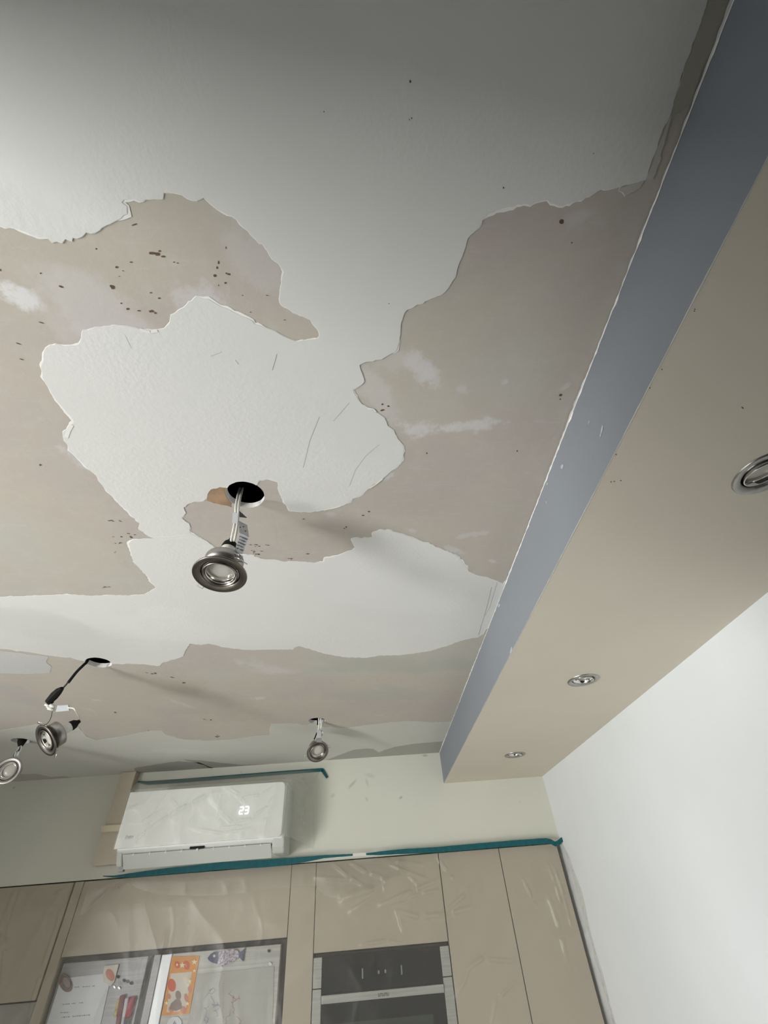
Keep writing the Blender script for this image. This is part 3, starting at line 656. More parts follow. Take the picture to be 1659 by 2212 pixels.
for p in ((519, 1139), (526, 1138), (521, 1148), (530, 1147)): b = NB(); add_tube(b, [atd(p, .7905), atd(p, .7885)], .0011, 8); obj('rivet', b, M['chrome'], pl)
q = [atd(p, d) for p, d in (((518, 1151), .785), ((537.5, 1160), .785), ((523, 1197), .772), ((507, 1190), .772))]; pl = plate('driver_label', t1, q, .0012, M['label'])
lines_on('print', pl, [v + (CAM - v).normalized() * .0006 for v in q], 5, 9, M['ink'], .45, 3)
q = [atd(p, d) for p, d in (((517, 1103), .80), ((520, 1101), .80), ((534, 1119), .795), ((517, 1117), .795))]; plate('bracket_tab', t1, q, .001, M['chrome'])
rd = random.Random(7)
cable(t1, [atd((505, 1195), .77), atd((516, 1199), .765), atd((520, 1208), .765), atd((526, 1213), .762), atd((534, 1219), .76)], .0008, M['chrome'], 'spring')
b = NB()
add_tube(b, [atd((505 + .9 * k + 2.4 * math.cos(k * 1.3), 1196 + .35 * k + 3.0 * math.sin(k * 1.3)), .766) for k in range(22)], .0006, 5); obj('spring', b, M['steel'], t1, True)

# lamp 2: seen from the side, far left
t2, T2 = hanging((99.5, 1599), 1.22, -53, .36, (-.8, -.6), 'hanging spotlight turned sideways, hung on a black cord from the hole at far left', M['nickel'], H2, lamp_gap=.012)
h2 = Vector((H2.x, H2.y, ZC)); cap2 = T2 @ Vector((0, 0, -.09))
cable(t2, [h2 + Vector((-.02, 0, .12)), h2 + Vector((-.034, -.004, .01)), atd((181, 1436), 1.325), atd((165, 1452), 1.31), atd((147, 1475), 1.29)], .0042, M['black'], 'sleeved_cable')
cyl('cable', t2, atd((148, 1473), 1.29), atd((133, 1490), 1.275), .0024, M['ink'])
b = NB(); add_tube(b, [atd(p, 1.27) for p in ((134, 1487), (127, 1493), (117, 1503), (107, 1514), (110, 1521))], [.006, .0105, .0125, .0115, .007], 8); obj('connector_box', b, M['black'], t2)
b = NB()
for k, (p, p2) in enumerate((((98, 1521), (108, 1527)), ((102, 1526), (114, 1530)), ((104, 1530), (117, 1533)), ((108, 1523), (118, 1527)))): add_tube(b, [atd(p, 1.262), atd(p2, 1.262)], .0042, 8)
obj('terminal_block', b, M['cable'], t2, True)
q = [atd(p, d) for p, d in (((124, 1524), 1.26), ((147, 1523), 1.25), ((149, 1535), 1.25), ((120, 1538), 1.26))]; plate('paper_tag', t2, q, .003, M['label'])
cable(t2, [atd((147, 1529), 1.25), atd((158, 1530), 1.24), atd((164, 1537), 1.235), cap2 + (T2 @ Vector((0, 0, -.1)) - T2 @ Vector((0, 0, -.09))) * .5, cap2], .0018, M['cable'])
cable(t2, [atd((113, 1536), 1.255), atd((110, 1550), 1.245), atd((103, 1562), 1.235), atd((92, 1568), 1.225)], .0010, M['ink'], 'wire')

# lamp 3: small, above the wrapped unit
t3, T3 = hanging((686.3, 1623.5), 1.86, 20, .83, (.34, -.94), 'small dark spotlight hanging alone from the hole above the air conditioner tape', M['nickel'], H3)
h3 = Vector((H3.x, H3.y, ZC)); cap3 = T3 @ Vector((0, 0, -.078))
for k, xs in enumerate(((689, 688, 686, 684), (694, 693, 697, 690))):
    cable(t3, [h3 + Vector((.0, .01, .1)), atd((xs[0], 1560), 1.885), atd((xs[1], 1575), 1.88), atd((xs[2], 1586), 1.87), cap3], .0034, M['cable'])
q = [atd(p, d) for p, d in (((685, 1576), 1.865), ((693, 1578), 1.865), ((694, 1595), 1.85), ((684, 1595), 1.85))]; plate('driver_label', t3, q, .002, M['label'])
q = [atd(p, d) for p, d in (((683.5, 1594), 1.85), ((694, 1594), 1.85), ((695.5, 1604), 1.85), ((683, 1603), 1.85))]; plate('mounting_plate', t3, q, .002, M['steel'])
cyl('black_lead', t3, atd((684.5, 1583), 1.868), atd((679, 1597), 1.868), .0028, M['black'])
cyl('wire', t3, atd((681, 1596), 1.866), atd((682, 1603), 1.866), .0018, M['cable'])
cyl('black_lead', t3, h3 + Vector((0, .012, .04)), atd((686, 1566), 1.885), .0026, M['black'])

# lamp 4: at the left edge
t4, T4 = hanging((17, 1664.6), 1.72, 80, .9, (-1, .1), 'pale metal hanging spotlight cut off by the left edge, below the leftmost hole', M['nickel_pale'], H4)
h4 = Vector((H4.x, H4.y, ZC)); cap4 = T4 @ Vector((0, 0, -.078))
b = NB(); add_tube(b, [h4 + Vector((0, 0, .03)), atd((47, 1602), 1.82), atd((44, 1612), 1.80)], [.02, .016, .008], 10); obj('black_lead', b, M['black'], t4, True)
for k, (xa, xb) in enumerate(((40, 32), (46, 38), (43, 30))):
    cable(t4, [atd((44, 1606), 1.81), atd((xa, 1618), 1.79), atd((xb, 1634), 1.76), cap4], .0032, M['cable'] if k < 2 else M['ink'])
q = [atd(p, d) for p, d in (((38, 1622), 1.77), ((44, 1625), 1.77), ((37, 1642), 1.745), ((30, 1638), 1.745))]; plate('driver_label', t4, q, .002, M['label'])

# ---------------------------------------------------------------- air conditioner
PO = .205    # front panel stands this far off the wall
pTL, pTR, pBR, pBL = [ony(p, PO) for p in ((282, 1711), (617, 1688), (607.5, 1805), (244, 1836))]
ax0 = (pTL.x + pBL.x) / 2; ax1 = (pTR.x + pBR.x) / 2; az1 = (pTL.z + pTR.z) / 2; az0 = (pBL.z + pBR.z) / 2
yf = YD - PO
ac = thing('air_conditioner', ((ax0 + ax1) / 2, YD, az0 - .07), 'white split air conditioner showing 23, wrapped in clear film on the end wall', 'air conditioner')
def yz_extrude(b, prof, x0, x1, mi=0):
    prism(b, [Vector((x0, y, z)) for y, z in prof], (x1 - x0, 0, 0), mi)
zb = az0 - .056
b = NB(); yz_extrude(b, [(YD, zb + .012), (YD, az1 + .004), (yf + .05, az1 + .004), (yf + .02, az1 - .012), (yf + .016, az0 - .004), (yf + .034, az0 - .014), (yf + .045, az0 - .02), (YD - .075, az0 - .026), (YD - .06, zb + .012)], ax0 + .006, ax1 + .004); obj('housing', b, M['ac'], ac, bevel=.006)
b = NB()
def round_rect(x0, x1, z0, z1, r, y, n=6, rr=(1, 1, 1, 1)):
    out = []
    for (cx, cz, a0, k) in ((x1 - r, z1 - r, 0, 0), (x0 + r, z1 - r, 90, 1), (x0 + r, z0 + r, 180, 2), (x1 - r, z0 + r, 270, 3)):
        R = r * rr[k]; ccx = x1 - R if k in (0, 3) else x0 + R; ccz = z1 - R if k in (0, 1) else z0 + R
        for i in range(n + 1): a = math.radians(a0 + 90 * i / n); out.append(Vector((ccx + R * math.cos(a), y, ccz + R * math.sin(a))))
    return out
prism(b, round_rect(ax0, ax1, az0, az1, .022, yf, 6, (1, .15, .15, .8)), (0, .014, 0)); panel = obj('front_panel', b, M['ac'], ac, bevel=.0025)
# right end cap
b = NB(); yz_extrude(b, [(YD - .004, zb), (YD - .004, az1 - .01), (yf + .03, az1 - .01), (yf + .018, az0 - .004), (yf + .030, zb + .022), (yf + .048, zb + .006), (yf + .06, zb)], ax1 - .045, ax1 + .012); obj('end_cap', b, M['ac_grey'], ac, bevel=.008)
b = NB(); yz_extrude(b, [(YD - .004, zb - .004), (YD - .004, az1 - .01), (yf + .05, az1 - .02), (yf + .025, az0 - .006), (yf + .05, zb + .01), (yf + .06, zb - .004)], ax0 + .004, ax0 + .03); obj('end_cap', b, M['ac_grey'], ac, bevel=.006)
# outlet: dark slot, inner ledge, drooping vane
b = NB(); add_box(b, ax0 + .03, ax1 - .046, yf + .05, YD - .07, az0 - .0285, az0 - .0262); obj('outlet', b, M['ac_grey'], ac)
b = NB(); yz_extrude(b, [(yf + .030, az0 - .022), (yf + .033, az0 - .019), (yf + .080, zb - .012), (yf + .077, zb - .014)], ax0 + .034, ax1 - .050); vane = obj('vane', b, M['ac_grey'], ac, bevel=.001)
for k in range(9):
    b = NB(); x = ax0 + .08 + k * (ax1 - ax0 - .18) / 8
    yz_extrude(b, [(yf + .0295, az0 - .022), (yf + .0335, az0 - .017), (yf + .036, az0 - .021), (yf + .032, az0 - .026)], x, x + .004); obj('vane_rib', b, M['ac'], vane)
b = NB(); xm = ony((428, 1826), PO - .03).x; add_box(b, xm - .035, xm + .03, yf + .026, yf + .032, az0 - .018, az0 - .002); obj('sensor_slot', b, M['black'], ac)
b = NB(); yz_extrude(b, [(yf + .024, az0 - .026), (yf + .028, az0 - .014), (yf + .031, az0 - .026)], xm - .004, xm + .004); obj('vane_clip', b, M['ac'], ac)
b = NB(); xh = ax0 + .012; add_box(b, xh, xh + .022, yf + .075, yf + .095, zb - .020, zb + .002); obj('vane_hinge', b, M['steel_grey'], ac)
# 23 in seven segments
def seg_digits(parent, chars, p_tl, p_br, y):
    b = NB(); SEG = {'2': 'abged', '3': 'abgcd'}
    A = ony(p_tl, PO + .001); B = ony(p_br, PO + .001); W = (B.x - A.x); Hh = A.z - B.z
    cw = W * .40; 
    for i, ch in enumerate(chars):
        x0 = A.x + i * (W * .58); z1 = A.z; z0 = B.z; zm = (z0 + z1) / 2; t = .0040
        def bar(xa, za, xb, zb_): 
            if xa == xb: add_box(b, xa - t / 2, xa + t / 2, y - .0006, y + .0002, min(za, zb_) + t * .35, max(za, zb_) - t * .35)
            else: add_box(b, xa + t * .35, xb - t * .35, y - .0006, y + .0002, za - t / 2, za + t / 2)
        D = {'a': (x0, z1, x0 + cw, z1), 'b': (x0 + cw, zm, x0 + cw, z1), 'c': (x0 + cw, z0, x0 + cw, zm), 'd': (x0, z0, x0 + cw, z0), 'e': (x0, z0, x0, zm), 'g': (x0, zm, x0 + cw, zm)}
        for s_ in SEG[ch]: bar(*D[s_])
    o = obj('display_digits', b, M['digits'], parent); o['label'] = 'lit white display digits'; return o
seg_digits(panel, '23', (518.5, 1743.5), (536, 1757), yf - .0005)
e0 = ony((272, 1806), PO + .001); b = NB()
for k, (dx, w, h) in enumerate(((0, .010, .014), (.013, .004, .010), (.019, .006, .012), (.027, .007, .009))):
    x = e0.x + dx; z = e0.z - .006
    add_box(b, x, x + .0018, yf - .0006, yf, z - h / 2, z + h / 2); add_box(b, x + w - .0018, x + w, yf - .0006, yf, z - h / 2, z + h / 2); add_box(b, x, x + w, yf - .0006, yf, z + h / 2 - .002, z + h / 2)
    if k % 2 == 0: add_box(b, x, x + w, yf - .0006, yf, z - .001, z + .001)
obj('badge', b, M['steel'], panel)

# ---------------------------------------------------------------- trunking left of the unit
tr_o = .045
TL_, TR_ = ony((262, 1672), tr_o), ony((294, 1671), tr_o); BL_, BR_ = ony((197, 1871), tr_o), ony((252, 1869), tr_o)
x0 = (TL_.x + BL_.x) / 2; x1 = x0 + .078; z0 = BL_.z
trunk = thing('pipe_trunking', ((x0 + x1) / 2, YD, z0), 'beige pipe trunking running down the wall left of the air conditioner', 'trunking')
zc = ony((235, 1790), tr_o).z
b = NB(); add_box(b, x0 + .002, x1, YD - tr_o, YD, zc, ZC - .002); obj('upper_cover', b, M['trunk'], trunk, bevel=.002)
b = NB(); add_box(b, x0, x1 + .04, YD - tr_o - .002, YD, z0, zc); obj('lower_cover', b, M['trunk'], trunk, bevel=.002)
b = NB()
pf = [(0, .014), (.010, .012), (.014, .004), (.006, -.006), (.006, -.014), (0, -.016)]
for (xa, xb_) in ((x0 - .014, x1 + .014),):
    prism(b, [Vector((xa, YD - tr_o - .012, zc + .014)), Vector((xb_, YD - tr_o - .012, zc + .014)), Vector((xb_, YD - tr_o - .006, zc - .016)), Vector((xa + .012, YD - tr_o - .006, zc - .016))], (0, tr_o, 0))
obj('joint_collar', b, plain('cream_collar', (.66, .58, .42), .5).done(), trunk, bevel=.003)
b = NB(); add_box(b, x0 + .002, x1 + .01, YD - tr_o - .0075, YD - tr_o - .005, zc - .0205, zc - .0165); obj('collar_strip', b, M['trunk'], trunk)  # thin beige strip under the joint collar

# ---------------------------------------------------------------- kitchen units
DT = .018
def unit(name, x0, x1, z0, z1, label, cat='cabinet', gap=.0022, door='door', mat=None, dy=0):
    t = thing(name, ((x0 + x1) / 2, YD + .3, z0), label, cat)
    b = NB(); add_box(b, x0 + .0005, x1 - .0005, YD + DT + .004, YD + .56, z0, z1 - .001); obj('body', b, M['carcass'], t)
    b = NB(); add_box(b, x0 + gap, x1 - gap, YD - .002 + dy, YD + DT, z0 + gap, z1 - gap * .5); obj(door, b, mat or M['cab'], t, bevel=.001)
    return t
xA = ony((1076, 1830)).x; xB = ony((946.5, 1844)).x; xC = ony((682, 1910)).x; xS = -1.378; xL2 = ony((164, 1900)).x
zO = ony((820, 2048)).z; xE = .905
ZK = 1.0
unit('tall_cabinet', xA, xE, ZK - .9, ZT - .004, 'narrow beige tall cabinet beside the right wall under film')
unit('tall_cabinet', xB, xA, ZK - .9, ZT - .004, 'beige tall cabinet between the oven housing and the corner cabinet')
unit('oven_top_cabinet', xC, xB, zO, ZT - .004, 'beige cupboard above the black oven under film')
zF = ony((370, 2061)).z + .018
xN = ony((614, 2036)).x + .012
unit('fridge_top_cabinet', xS, xN, zF, ZT - .004, 'wide beige cupboard above the fridge doors under film', mat=M['cab'])
t = thing('filler_panel', ((xN + xC) / 2, YD + .3, .1), 'slim beige filler panel between fridge and oven', 'panel')
b = NB(); add_box(b, xN + .001, xC - .001, YD - .001, YD + .5, .1, ZT - .004); obj('board', b, M['cab'], t, bevel=.001)
t = thing('filler_panel', ((xL2 + xS) / 2, YD + .3, .1), 'beige filler panel left of the grey fridge door', 'panel')
b = NB(); add_box(b, xL2 + .003, xS - .0015, YD - .001, YD + .5, .1, ZT - .004); obj('board', b, M['cab'], t, bevel=.001)
zN = ony((40, 2166)).z
unit('wall_cabinet', XL + .01, xL2 - .002, zN, ZT - .004, 'beige cupboard at the left edge above a dark niche', mat=M['cab'])
t = thing('appliance_niche', ((XL + xL2) / 2, YD + .3, .1), 'dark niche below the left beige cupboard', 'niche')
b = NB(); add_box(b, XL + .01, xL2 - .004, YD + .02, YD + .5, .1, zN - .004); obj('back', b, M['dark_grey'], t)

# oven
ov = thing('oven', ((xB + xC) / 2, YD + .3, 1.3), 'black glass built-in oven with steel strip, seen through film', 'oven')
ox0 = ony((697, 2059)).x; ox1 = ony((948, 2038)).x; z1 = zO - .012; z2 = ony((820, 2137)).z; z3 = ony((820, 2157)).z
b = NB(); add_box(b, xC + .006, xB - .006, YD + .02, YD + .5, 1.3, zO - .004); obj('body', b, M['carcass'], ov)
b = NB(); add_box(b, ox0, ox1, YD - .004, YD + .018, z2 + .002, z1); cp = obj('control_panel', b, M['glass_black'], ov, bevel=.001)
for p, h in (((783, 2103), .030), ((867.5, 2095), .028), ((818, 2100), .010), ((832.5, 2098), .010)):  # thin pale bars laid on the black panel
    b = NB(); v = ony(p, .005); w = .0028 if h > .02 else .0034
    add_box(b, v.x - w, v.x + w, YD - .0055, YD - .0042, v.z - h / 2, v.z + h / 2); o = obj('panel_mark', b, M['steel'], cp); o['label'] = 'pale vertical mark'
b = NB(); add_box(b, ox0, ox1, YD - .010, YD + .018, z3, z2 - .002); st = obj('steel_strip', b, M['steel_pale'], ov, bevel=.001)
a = ony((817, 2149), .011); e_ = ony((841, 2147), .011); b = NB()
for k in range(5):
    x = a.x + (e_.x - a.x) * k / 5; w = (e_.x - a.x) / 5 * .62
    for dx in (0, w): add_box(b, x + dx, x + dx + .0016, YD - .0108, YD - .0101, a.z - .005, a.z + .004)
    add_box(b, x, x + w + .0016, YD - .0108, YD - .0101, a.z + (.0024 if k % 2 else -.005), a.z + (.004 if k % 2 else -.0034))
obj('lettering', b, M['ink'], st)
b = NB(); add_box(b, ox0, ox1, YD - .006, YD + .018, 1.30, z3 - .003); dr = obj('door', b, M['glass_black'], ov, bevel=.001)
b = NB(); add_box(b, ox0 + .045, ox1 - .055, YD - .0068, YD - .0058, 1.32, z3 - .055); obj('door_window', b, M['glass_win'], dr)
zsm = ony((962, 2110)).z
for xa, xb_ in ((xC + .003, ox0 - .002), (ox1 + .002, xB - .003)):
    b = NB(); add_box(b, xa, xb_, YD - .003, YD + .018, zsm + .0015, z1); add_box(b, xa, xb_, YD - .003, YD + .018, 1.3, zsm - .0015); obj('side_rail', b, M['steel_pale'], ov, bevel=.001)

# fridge
fr = thing('fridge', ((xS + xN) / 2, YD + .3, .1), 'two-door steel fridge covered in magnets, behind film', 'fridge')
FO = -.012   # doors sit just behind the cabinet fronts
L1 = ony((137, 2082), FO); L2 = ony((321, 2065), FO); R0 = ony((351, 2062), FO); R1 = ony((607, 2038), FO); ztop = (L1.z + L2.z + R0.z + R1.z) / 4
b = NB(); add_box(b, xS + .004, xN - .004, YD + .05, YD + .5, .1, zF - .004); obj('body', b, M['carcass'], fr)
b = NB(); add_box(b, L1.x, L2.x, YD + .012, YD + .05, .12, ztop); dl = obj('door', b, M['steel_grey'], fr, bevel=.002); dl['label'] = 'dark grey steel door'
b = NB(); add_box(b, R0.x + .045, R1.x, YD + .012, YD + .05, .12, ztop); dr2 = obj('door', b, M['steel_pale'], fr, bevel=.002); dr2['label'] = 'pale steel door'
b = NB(); add_box(b, R0.x, R0.x + .043, YD + .008, YD + .05, .12, ztop); o = obj('handle_strip', b, M['bright'], dr2, bevel=.002); o['label'] = 'bright aluminium grip strip'
m0 = ony((331, 2064), FO); b = NB(); add_box(b, m0.x, R0.x - .012, YD + .03, YD + .05, .12, ztop); obj('mullion', b, M['steel_grey'], fr)

FM = FO + .0016
def onf(p, k=0): return ony(p, FM + k)
def flat(name, px, mat, label=None, cat=None, parent=None, th=.0012, k=0, group=None):
    b = NB(); pts = [onf(p, k) for p in px]
    n = (pts[1] - pts[0]).cross(pts[-1] - pts[0])
    prism(b, pts, (0, -th, 0)); bmesh.ops.recalc_face_normals(b, faces=b.faces); o = obj(name, b, mat, parent)
    if label: tag(o, label, cat, group)
    return o
def ell(c, rx, ry, slant=0, n=20): return [(c[0] + rx * math.cos(2 * math.pi * i / n) - slant * math.sin(2 * math.pi * i / n), c[1] + ry * math.sin(2 * math.pi * i / n)) for i in range(n)]
nt = flat('paper_note', [(132, 2114), (242, 2101), (212, 2236), (90, 2248)], M['paper'], 'white sheet of writing held on the dark fridge door', 'paper')
for p0, p1 in (((158, 2133), (205, 2130)), ((135, 2170), (180, 2166)), ((130, 2188), (150, 2187)), ((132, 2198), (200, 2192))):
    b = NB(); k = 14; rdn = random.Random(int(p0[1]))
    for i in range(k):
        if rdn.random() < .15: continue
        x = p0[0] + (p1[0] - p0[0]) * i / k; y = p0[1] + (p1[1] - p0[1]) * i / k; w = (p1[0] - p0[0]) / k * .8; h = rdn.uniform(.8, 2.0)
        b.faces.new([b.verts.new(onf(q, .0014)) for q in ((x, y - h), (x + w, y - h), (x + w, y + h * .6), (x, y + h * .6))])
    obj('writing', b, M['pencil_b'], nt)
om = flat('oval_magnet', ell((142, 2123), 14, 20, -5), M['brown'], 'dark brown oval magnet at the top left of the white sheet', 'magnet', th=.004, k=.002)
flat('picture', ell((144, 2122), 7, 11, -3), M['taupe_p'], parent=om, th=.001, k=.006)
cm = flat('card_magnet', [(227, 2086), (257, 2083), (247, 2122), (239, 2130), (225, 2122), (222, 2106)], M['cream'], 'cream card with a small red oval at the top right of the white sheet', 'magnet', th=.003, k=.002)
flat('picture', ell((238, 2106), 9, 13, -3), M['redp'], parent=cm, th=.001, k=.005)
for p, w in (((255, 2110), 'upper left'), ((268.5, 2118), 'second'), ((275.5, 2120), 'third'), ((284, 2124), 'lower right')):
    flat('round_magnet', ell(p, 3, 3.6, -1, 10), M['black'], 'tiny black round magnet, %s of the slanting row on the dark fridge door' % w, 'magnet', th=.004, k=0, group='row of black magnets')
for p, w in (((248, 2132), 'left'), ((258, 2134), 'right')):
    flat('button_magnet', ell(p, 2.2, 3, -1, 10), M['bright'], 'tiny shiny white button magnet, %s one of the pair above the markers' % w, 'magnet', th=.004, group='pair of shiny magnets')
for nm, p0, p1, r, mt, lb in (('marker_pen', (257, 2160), (249, 2196), 3.2, 'yellow', 'yellow marker clipped to the dark fridge door, leftmost of the pens'), ('marker_pen', (264.5, 2152), (252, 2230), 4.2, 'maroon', 'maroon marker beside the yellow one'),
        ('marker_pen', (274.5, 2158), (262, 2230), 3.4, 'paper', 'white marker between the maroon and crimson ones'), ('marker_pen', (286.5, 2156), (268, 2232), 5.0, 'crimson', 'crimson marker, rightmost of the pens')):
    t = thing(nm, onf(p1, .008), lb, 'marker', 'markers on the fridge door')
    a, c = onf(p0, .008), onf(p1, .008); rr = r * .0024
    mid = a.lerp(c, .55)
    b = NB(); add_tube(b, [a + (a - c).normalized() * .004, a, mid], [rr * .7, rr, rr], 10); obj('cap', b, M[mt], t, True)
    b = NB(); add_tube(b, [mid, c], rr * .92, 10); obj('barrel', b, M['ink'] if mt == 'crimson' else M[mt], t, True)
# orange card
oc = flat('orange_calendar_card', [(372, 2066), (431, 2064.5), (409, 2190), (349, 2194)], M['orange'], 'orange card with stars and a dark figure on the pale fridge door', 'card')
flat('panel', [(369, 2103), (415, 2099), (401, 2184), (360, 2187)], M['cream'], parent=oc, th=.0004, k=.0012)
def star(c, r): return [(c[0] + (r if i % 2 == 0 else r * .42) * math.sin(i * math.pi / 5), c[1] - (r if i % 2 == 0 else r * .42) * math.cos(i * math.pi / 5)) for i in range(10)]
for c, r, r2 in (((383, 2084), 5.5, 8), ((403, 2085), 7, 10), ((371, 2128), 9, 14), ((365, 2152), 4, 6), ((410, 2137), 4, 7), ((402, 2155), 4, 9), ((396, 2181), 7, 8), ((370, 2180), 6, 7)):
    flat('circle', ell(c, r, r2, -1, 16), M['red'] if c[1] < 2100 or r > 8.5 else M['redp'], parent=oc, th=.0004, k=.0018)
flat('circle', ell((382.5, 2084), 2, 3, 0, 10), M['star'], parent=oc, th=.0004, k=.0024); flat('circle', ell((402, 2085), 2.6, 4, 0, 10), M['redp'], parent=oc, th=.0004, k=.0024)
flat('figure', ell((385, 2150), 6, 10, -1, 16), M['taupe_p'], parent=oc, th=.0004, k=.0024)
flat('figure', [(380, 2158), (388, 2158), (392, 2168), (393, 2178), (380, 2184), (366, 2180), (369, 2168)], M['taupe_p'], parent=oc, th=.0004, k=.0022)
for c, r in (((394, 2085), 7), ((420, 2078), 7), ((420, 2097), 4.5), ((410, 2119), 6), ((406, 2128), 4.5), ((360, 2167), 5), ((405, 2168), 5)): flat('star', star(c, r), M['star'], parent=oc, th=.0004, k=.003)
# fish
fs = thing('fish_magnet', onf((490, 2075)), 'blue patterned fish magnet at the top of the pale fridge door', 'magnet')
flat('fish_body', [(470, 2056), (485, 2051), (500, 2049), (512, 2052), (519, 2060), (514, 2070), (503, 2078), (490, 2084), (476, 2085), (469, 2081)], M['fishb'], parent=fs, th=.003, k=.003)
flat('fish_head', [(449, 2069), (455, 2061), (463, 2056), (472, 2055), (472, 2072), (469, 2082), (458, 2079), (451, 2074)], M['navy'], parent=fs, th=.0035, k=.0036)
flat('fish_tail', [(517, 2058), (524, 2053), (530, 2047), (527, 2062), (526, 2077), (521, 2072), (516, 2067)], M['navy'], parent=fs, th=.003, k=.0032)
flat('fish_eye', ell((463, 2065), 2.6, 3.2, 0, 12), M['cream'], parent=fs, th=.001, k=.0072)
flat('fish_fin', [(470, 2084), (476, 2081), (480, 2089), (472, 2088)], M['fishb'], parent=fs, th=.002, k=.003)
flat('round_magnet', ell((581, 2054), 2.8, 3.4, -.5, 12), M['black'], 'single black round magnet near the top right corner of the pale door', 'magnet', th=.004)
flat('button_magnet', ell((584, 2082), 3.4, 3.8, -.5, 12), M['bright'], 'white button magnet below the black dot on the pale door', 'magnet', th=.004)
wm = flat('arched_magnet', [(359, 2218), (364, 2203), (373, 2196), (385, 2196), (392, 2204), (393, 2218)], M['paper'], 'white arched magnet under the orange card', 'magnet', th=.003)
flat('arch_opening', [(370, 2218), (377, 2204), (385, 2218)], M['pencil_b'], parent=wm, th=.0006, k=.003)
sk = flat('sketch_sheet', [(426, 2105), (592, 2087), (588, 2240), (400, 2240)], M['sketch'], 'pale sheet with faint pencil lines on the pale fridge door', 'paper', th=.0006)
b = NB(); rdn = random.Random(5)
def scrib(b, x, y, n, amp, mi):
    p = (x, y)
    for _ in range(n):
        q2 = (p[0] + rdn.uniform(-amp, amp), p[1] + rdn.uniform(-amp * .6, amp * 1.1)); a, c = onf(p, .0012), onf(q2, .0012)
        d = (c - a); w = Vector((d.z, 0, -d.x)).normalized() * .0009 if d.length > 1e-6 else Vector((.001, 0, 0))
        b.faces.new([b.verts.new(v) for v in (a - w, a + w, c + w, c - w)]).material_index = mi; p = q2
for x, y in ((455, 2150), (450, 2175), (460, 2135), (445, 2195), (470, 2165)): scrib(b, x, y, 12, 7, 0)
for x, y in ((500, 2140), (505, 2165), (498, 2185), (510, 2195), (515, 2150)): scrib(b, x, y, 9, 6, 1)
for y in range(2105, 2210, 6): scrib(b, 485 - (y - 2105) * .05, y, 1, 3, 1)
obj('pencil_lines', b, [M['pencil_b'], M['pencil_r']], sk)

# ---------------------------------------------------------------- masking film and tape
def seg_d(px, pz, a, c):
    dx, dz = c[0] - a[0], c[1] - a[1]; L2_ = dx * dx + dz * dz or 1e-9
    t = max(0, min(1, ((px - a[0]) * dx + (pz - a[1]) * dz) / L2_)); return math.hypot(px - a[0] - t * dx, pz - a[1] - t * dz), t
def crease_fn(lines, off):
    L = []
    for pts, w, h in lines:
        q = [ony(p, off) for p in pts]; q = [(v.x, v.z) for v in q]
        L.append((q, w, h, min(v[0] for v in q) - 4 * w, max(v[0] for v in q) + 4 * w, min(v[1] for v in q) - 4 * w, max(v[1] for v in q) + 4 * w))
    def fn(x, z):
        s = 0
        for q, w, h, xa, xb_, za, zb_ in L:
            if x < xa or x > xb_ or z < za or z > zb_: continue
            n = len(q) - 1
            for i in range(n):
                d, t = seg_d(x, z, q[i], q[i + 1])
                if d < 4 * w:
                    tt = (i + t) / n; s += h * math.exp(-(d / w) ** 2) * (.25 + .75 * math.sin(math.pi * min(1, max(0, .08 + .84 * tt)))) / (1 if n == 1 else 1)
                    if n > 1: break
        return s
    return fn
def ridge(x, z, sc, seed):
    wx = noise.noise(Vector((x * sc * .6, z * sc * .6, seed + 11))) * .8; wz = noise.noise(Vector((x * sc * .6, z * sc * .6, seed + 23))) * .8
    return (1 - abs(noise.noise(Vector((x * sc + wx, z * sc * .8 + wz, seed))) * 2)) ** 3
kc = crease_fn([([(719, 1864), (750, 1890), (785, 1913)], .006, .012), ([(758, 1863), (790, 1882), (828, 1896)], .006, .011), ([(742, 1941), (800, 1922), (858, 1892)], .016, .018), ([(760, 1968), (811, 1935)], .010, .010),
    ([(823, 1954), (885, 1927), (944, 1902)], .009, .013), ([(835, 1956), (900, 1933), (950, 1922)], .007, .009), ([(772, 1855), (840, 1858), (912, 1868)], .007, .010), ([(844, 1868), (875, 1882), (901, 1911)], .006, .009), ([(870, 1880), (925, 1900)], .006, .008),
    ([(860, 1968), (900, 1980), (960, 1976), (1020, 1960)], .010, .014), ([(860, 1970), (870, 2010)], .007, .008), ([(960, 1970), (1000, 1935), (1020, 1915)], .008, .010), ([(940, 1845), (965, 1880), (980, 1900)], .007, .010), ([(1180, 1930), (1205, 2000), (1230, 2100)], .010, .008),
    ([(683, 1895), (765, 1902)], .008, .010), ([(1010, 2090), (1040, 2070), (1110, 2076)], .008, .012), ([(985, 2150), (1010, 2095)], .010, .010), ([(1060, 2212), (1070, 2160), (1110, 2120)], .006, .008), ([(1130, 1900), (1145, 1935), (1160, 1960)], .006, .010), ([(1180, 1860), (1195, 1900), (1210, 1950)], .005, .010), ([(1195, 1870), (1215, 1930), (1232, 2000)], .005, .008),
    ([(202, 1958), (243, 1923), (280, 1906)], .007, .016), ([(30, 1930), (10, 2010), (0, 2060)], .012, .016), ([(45, 1925), (25, 2020), (10, 2120)], .012, .014), ([(120, 1930), (135, 1925)], .006, .010), ([(160, 1905), (150, 1950)], .008, .010), ([(85, 1955), (150, 1975)], .02, .012),
    ([(140, 1960), (100, 2080), (65, 2200)], .010, .010), ([(360, 2015), (355, 2045)], .010, .006), ([(780, 2040), (830, 2032), (870, 2038)], .006, .010), ([(1290, 2000), (1300, 2100), (1320, 2212)], .006, .006)], .02)
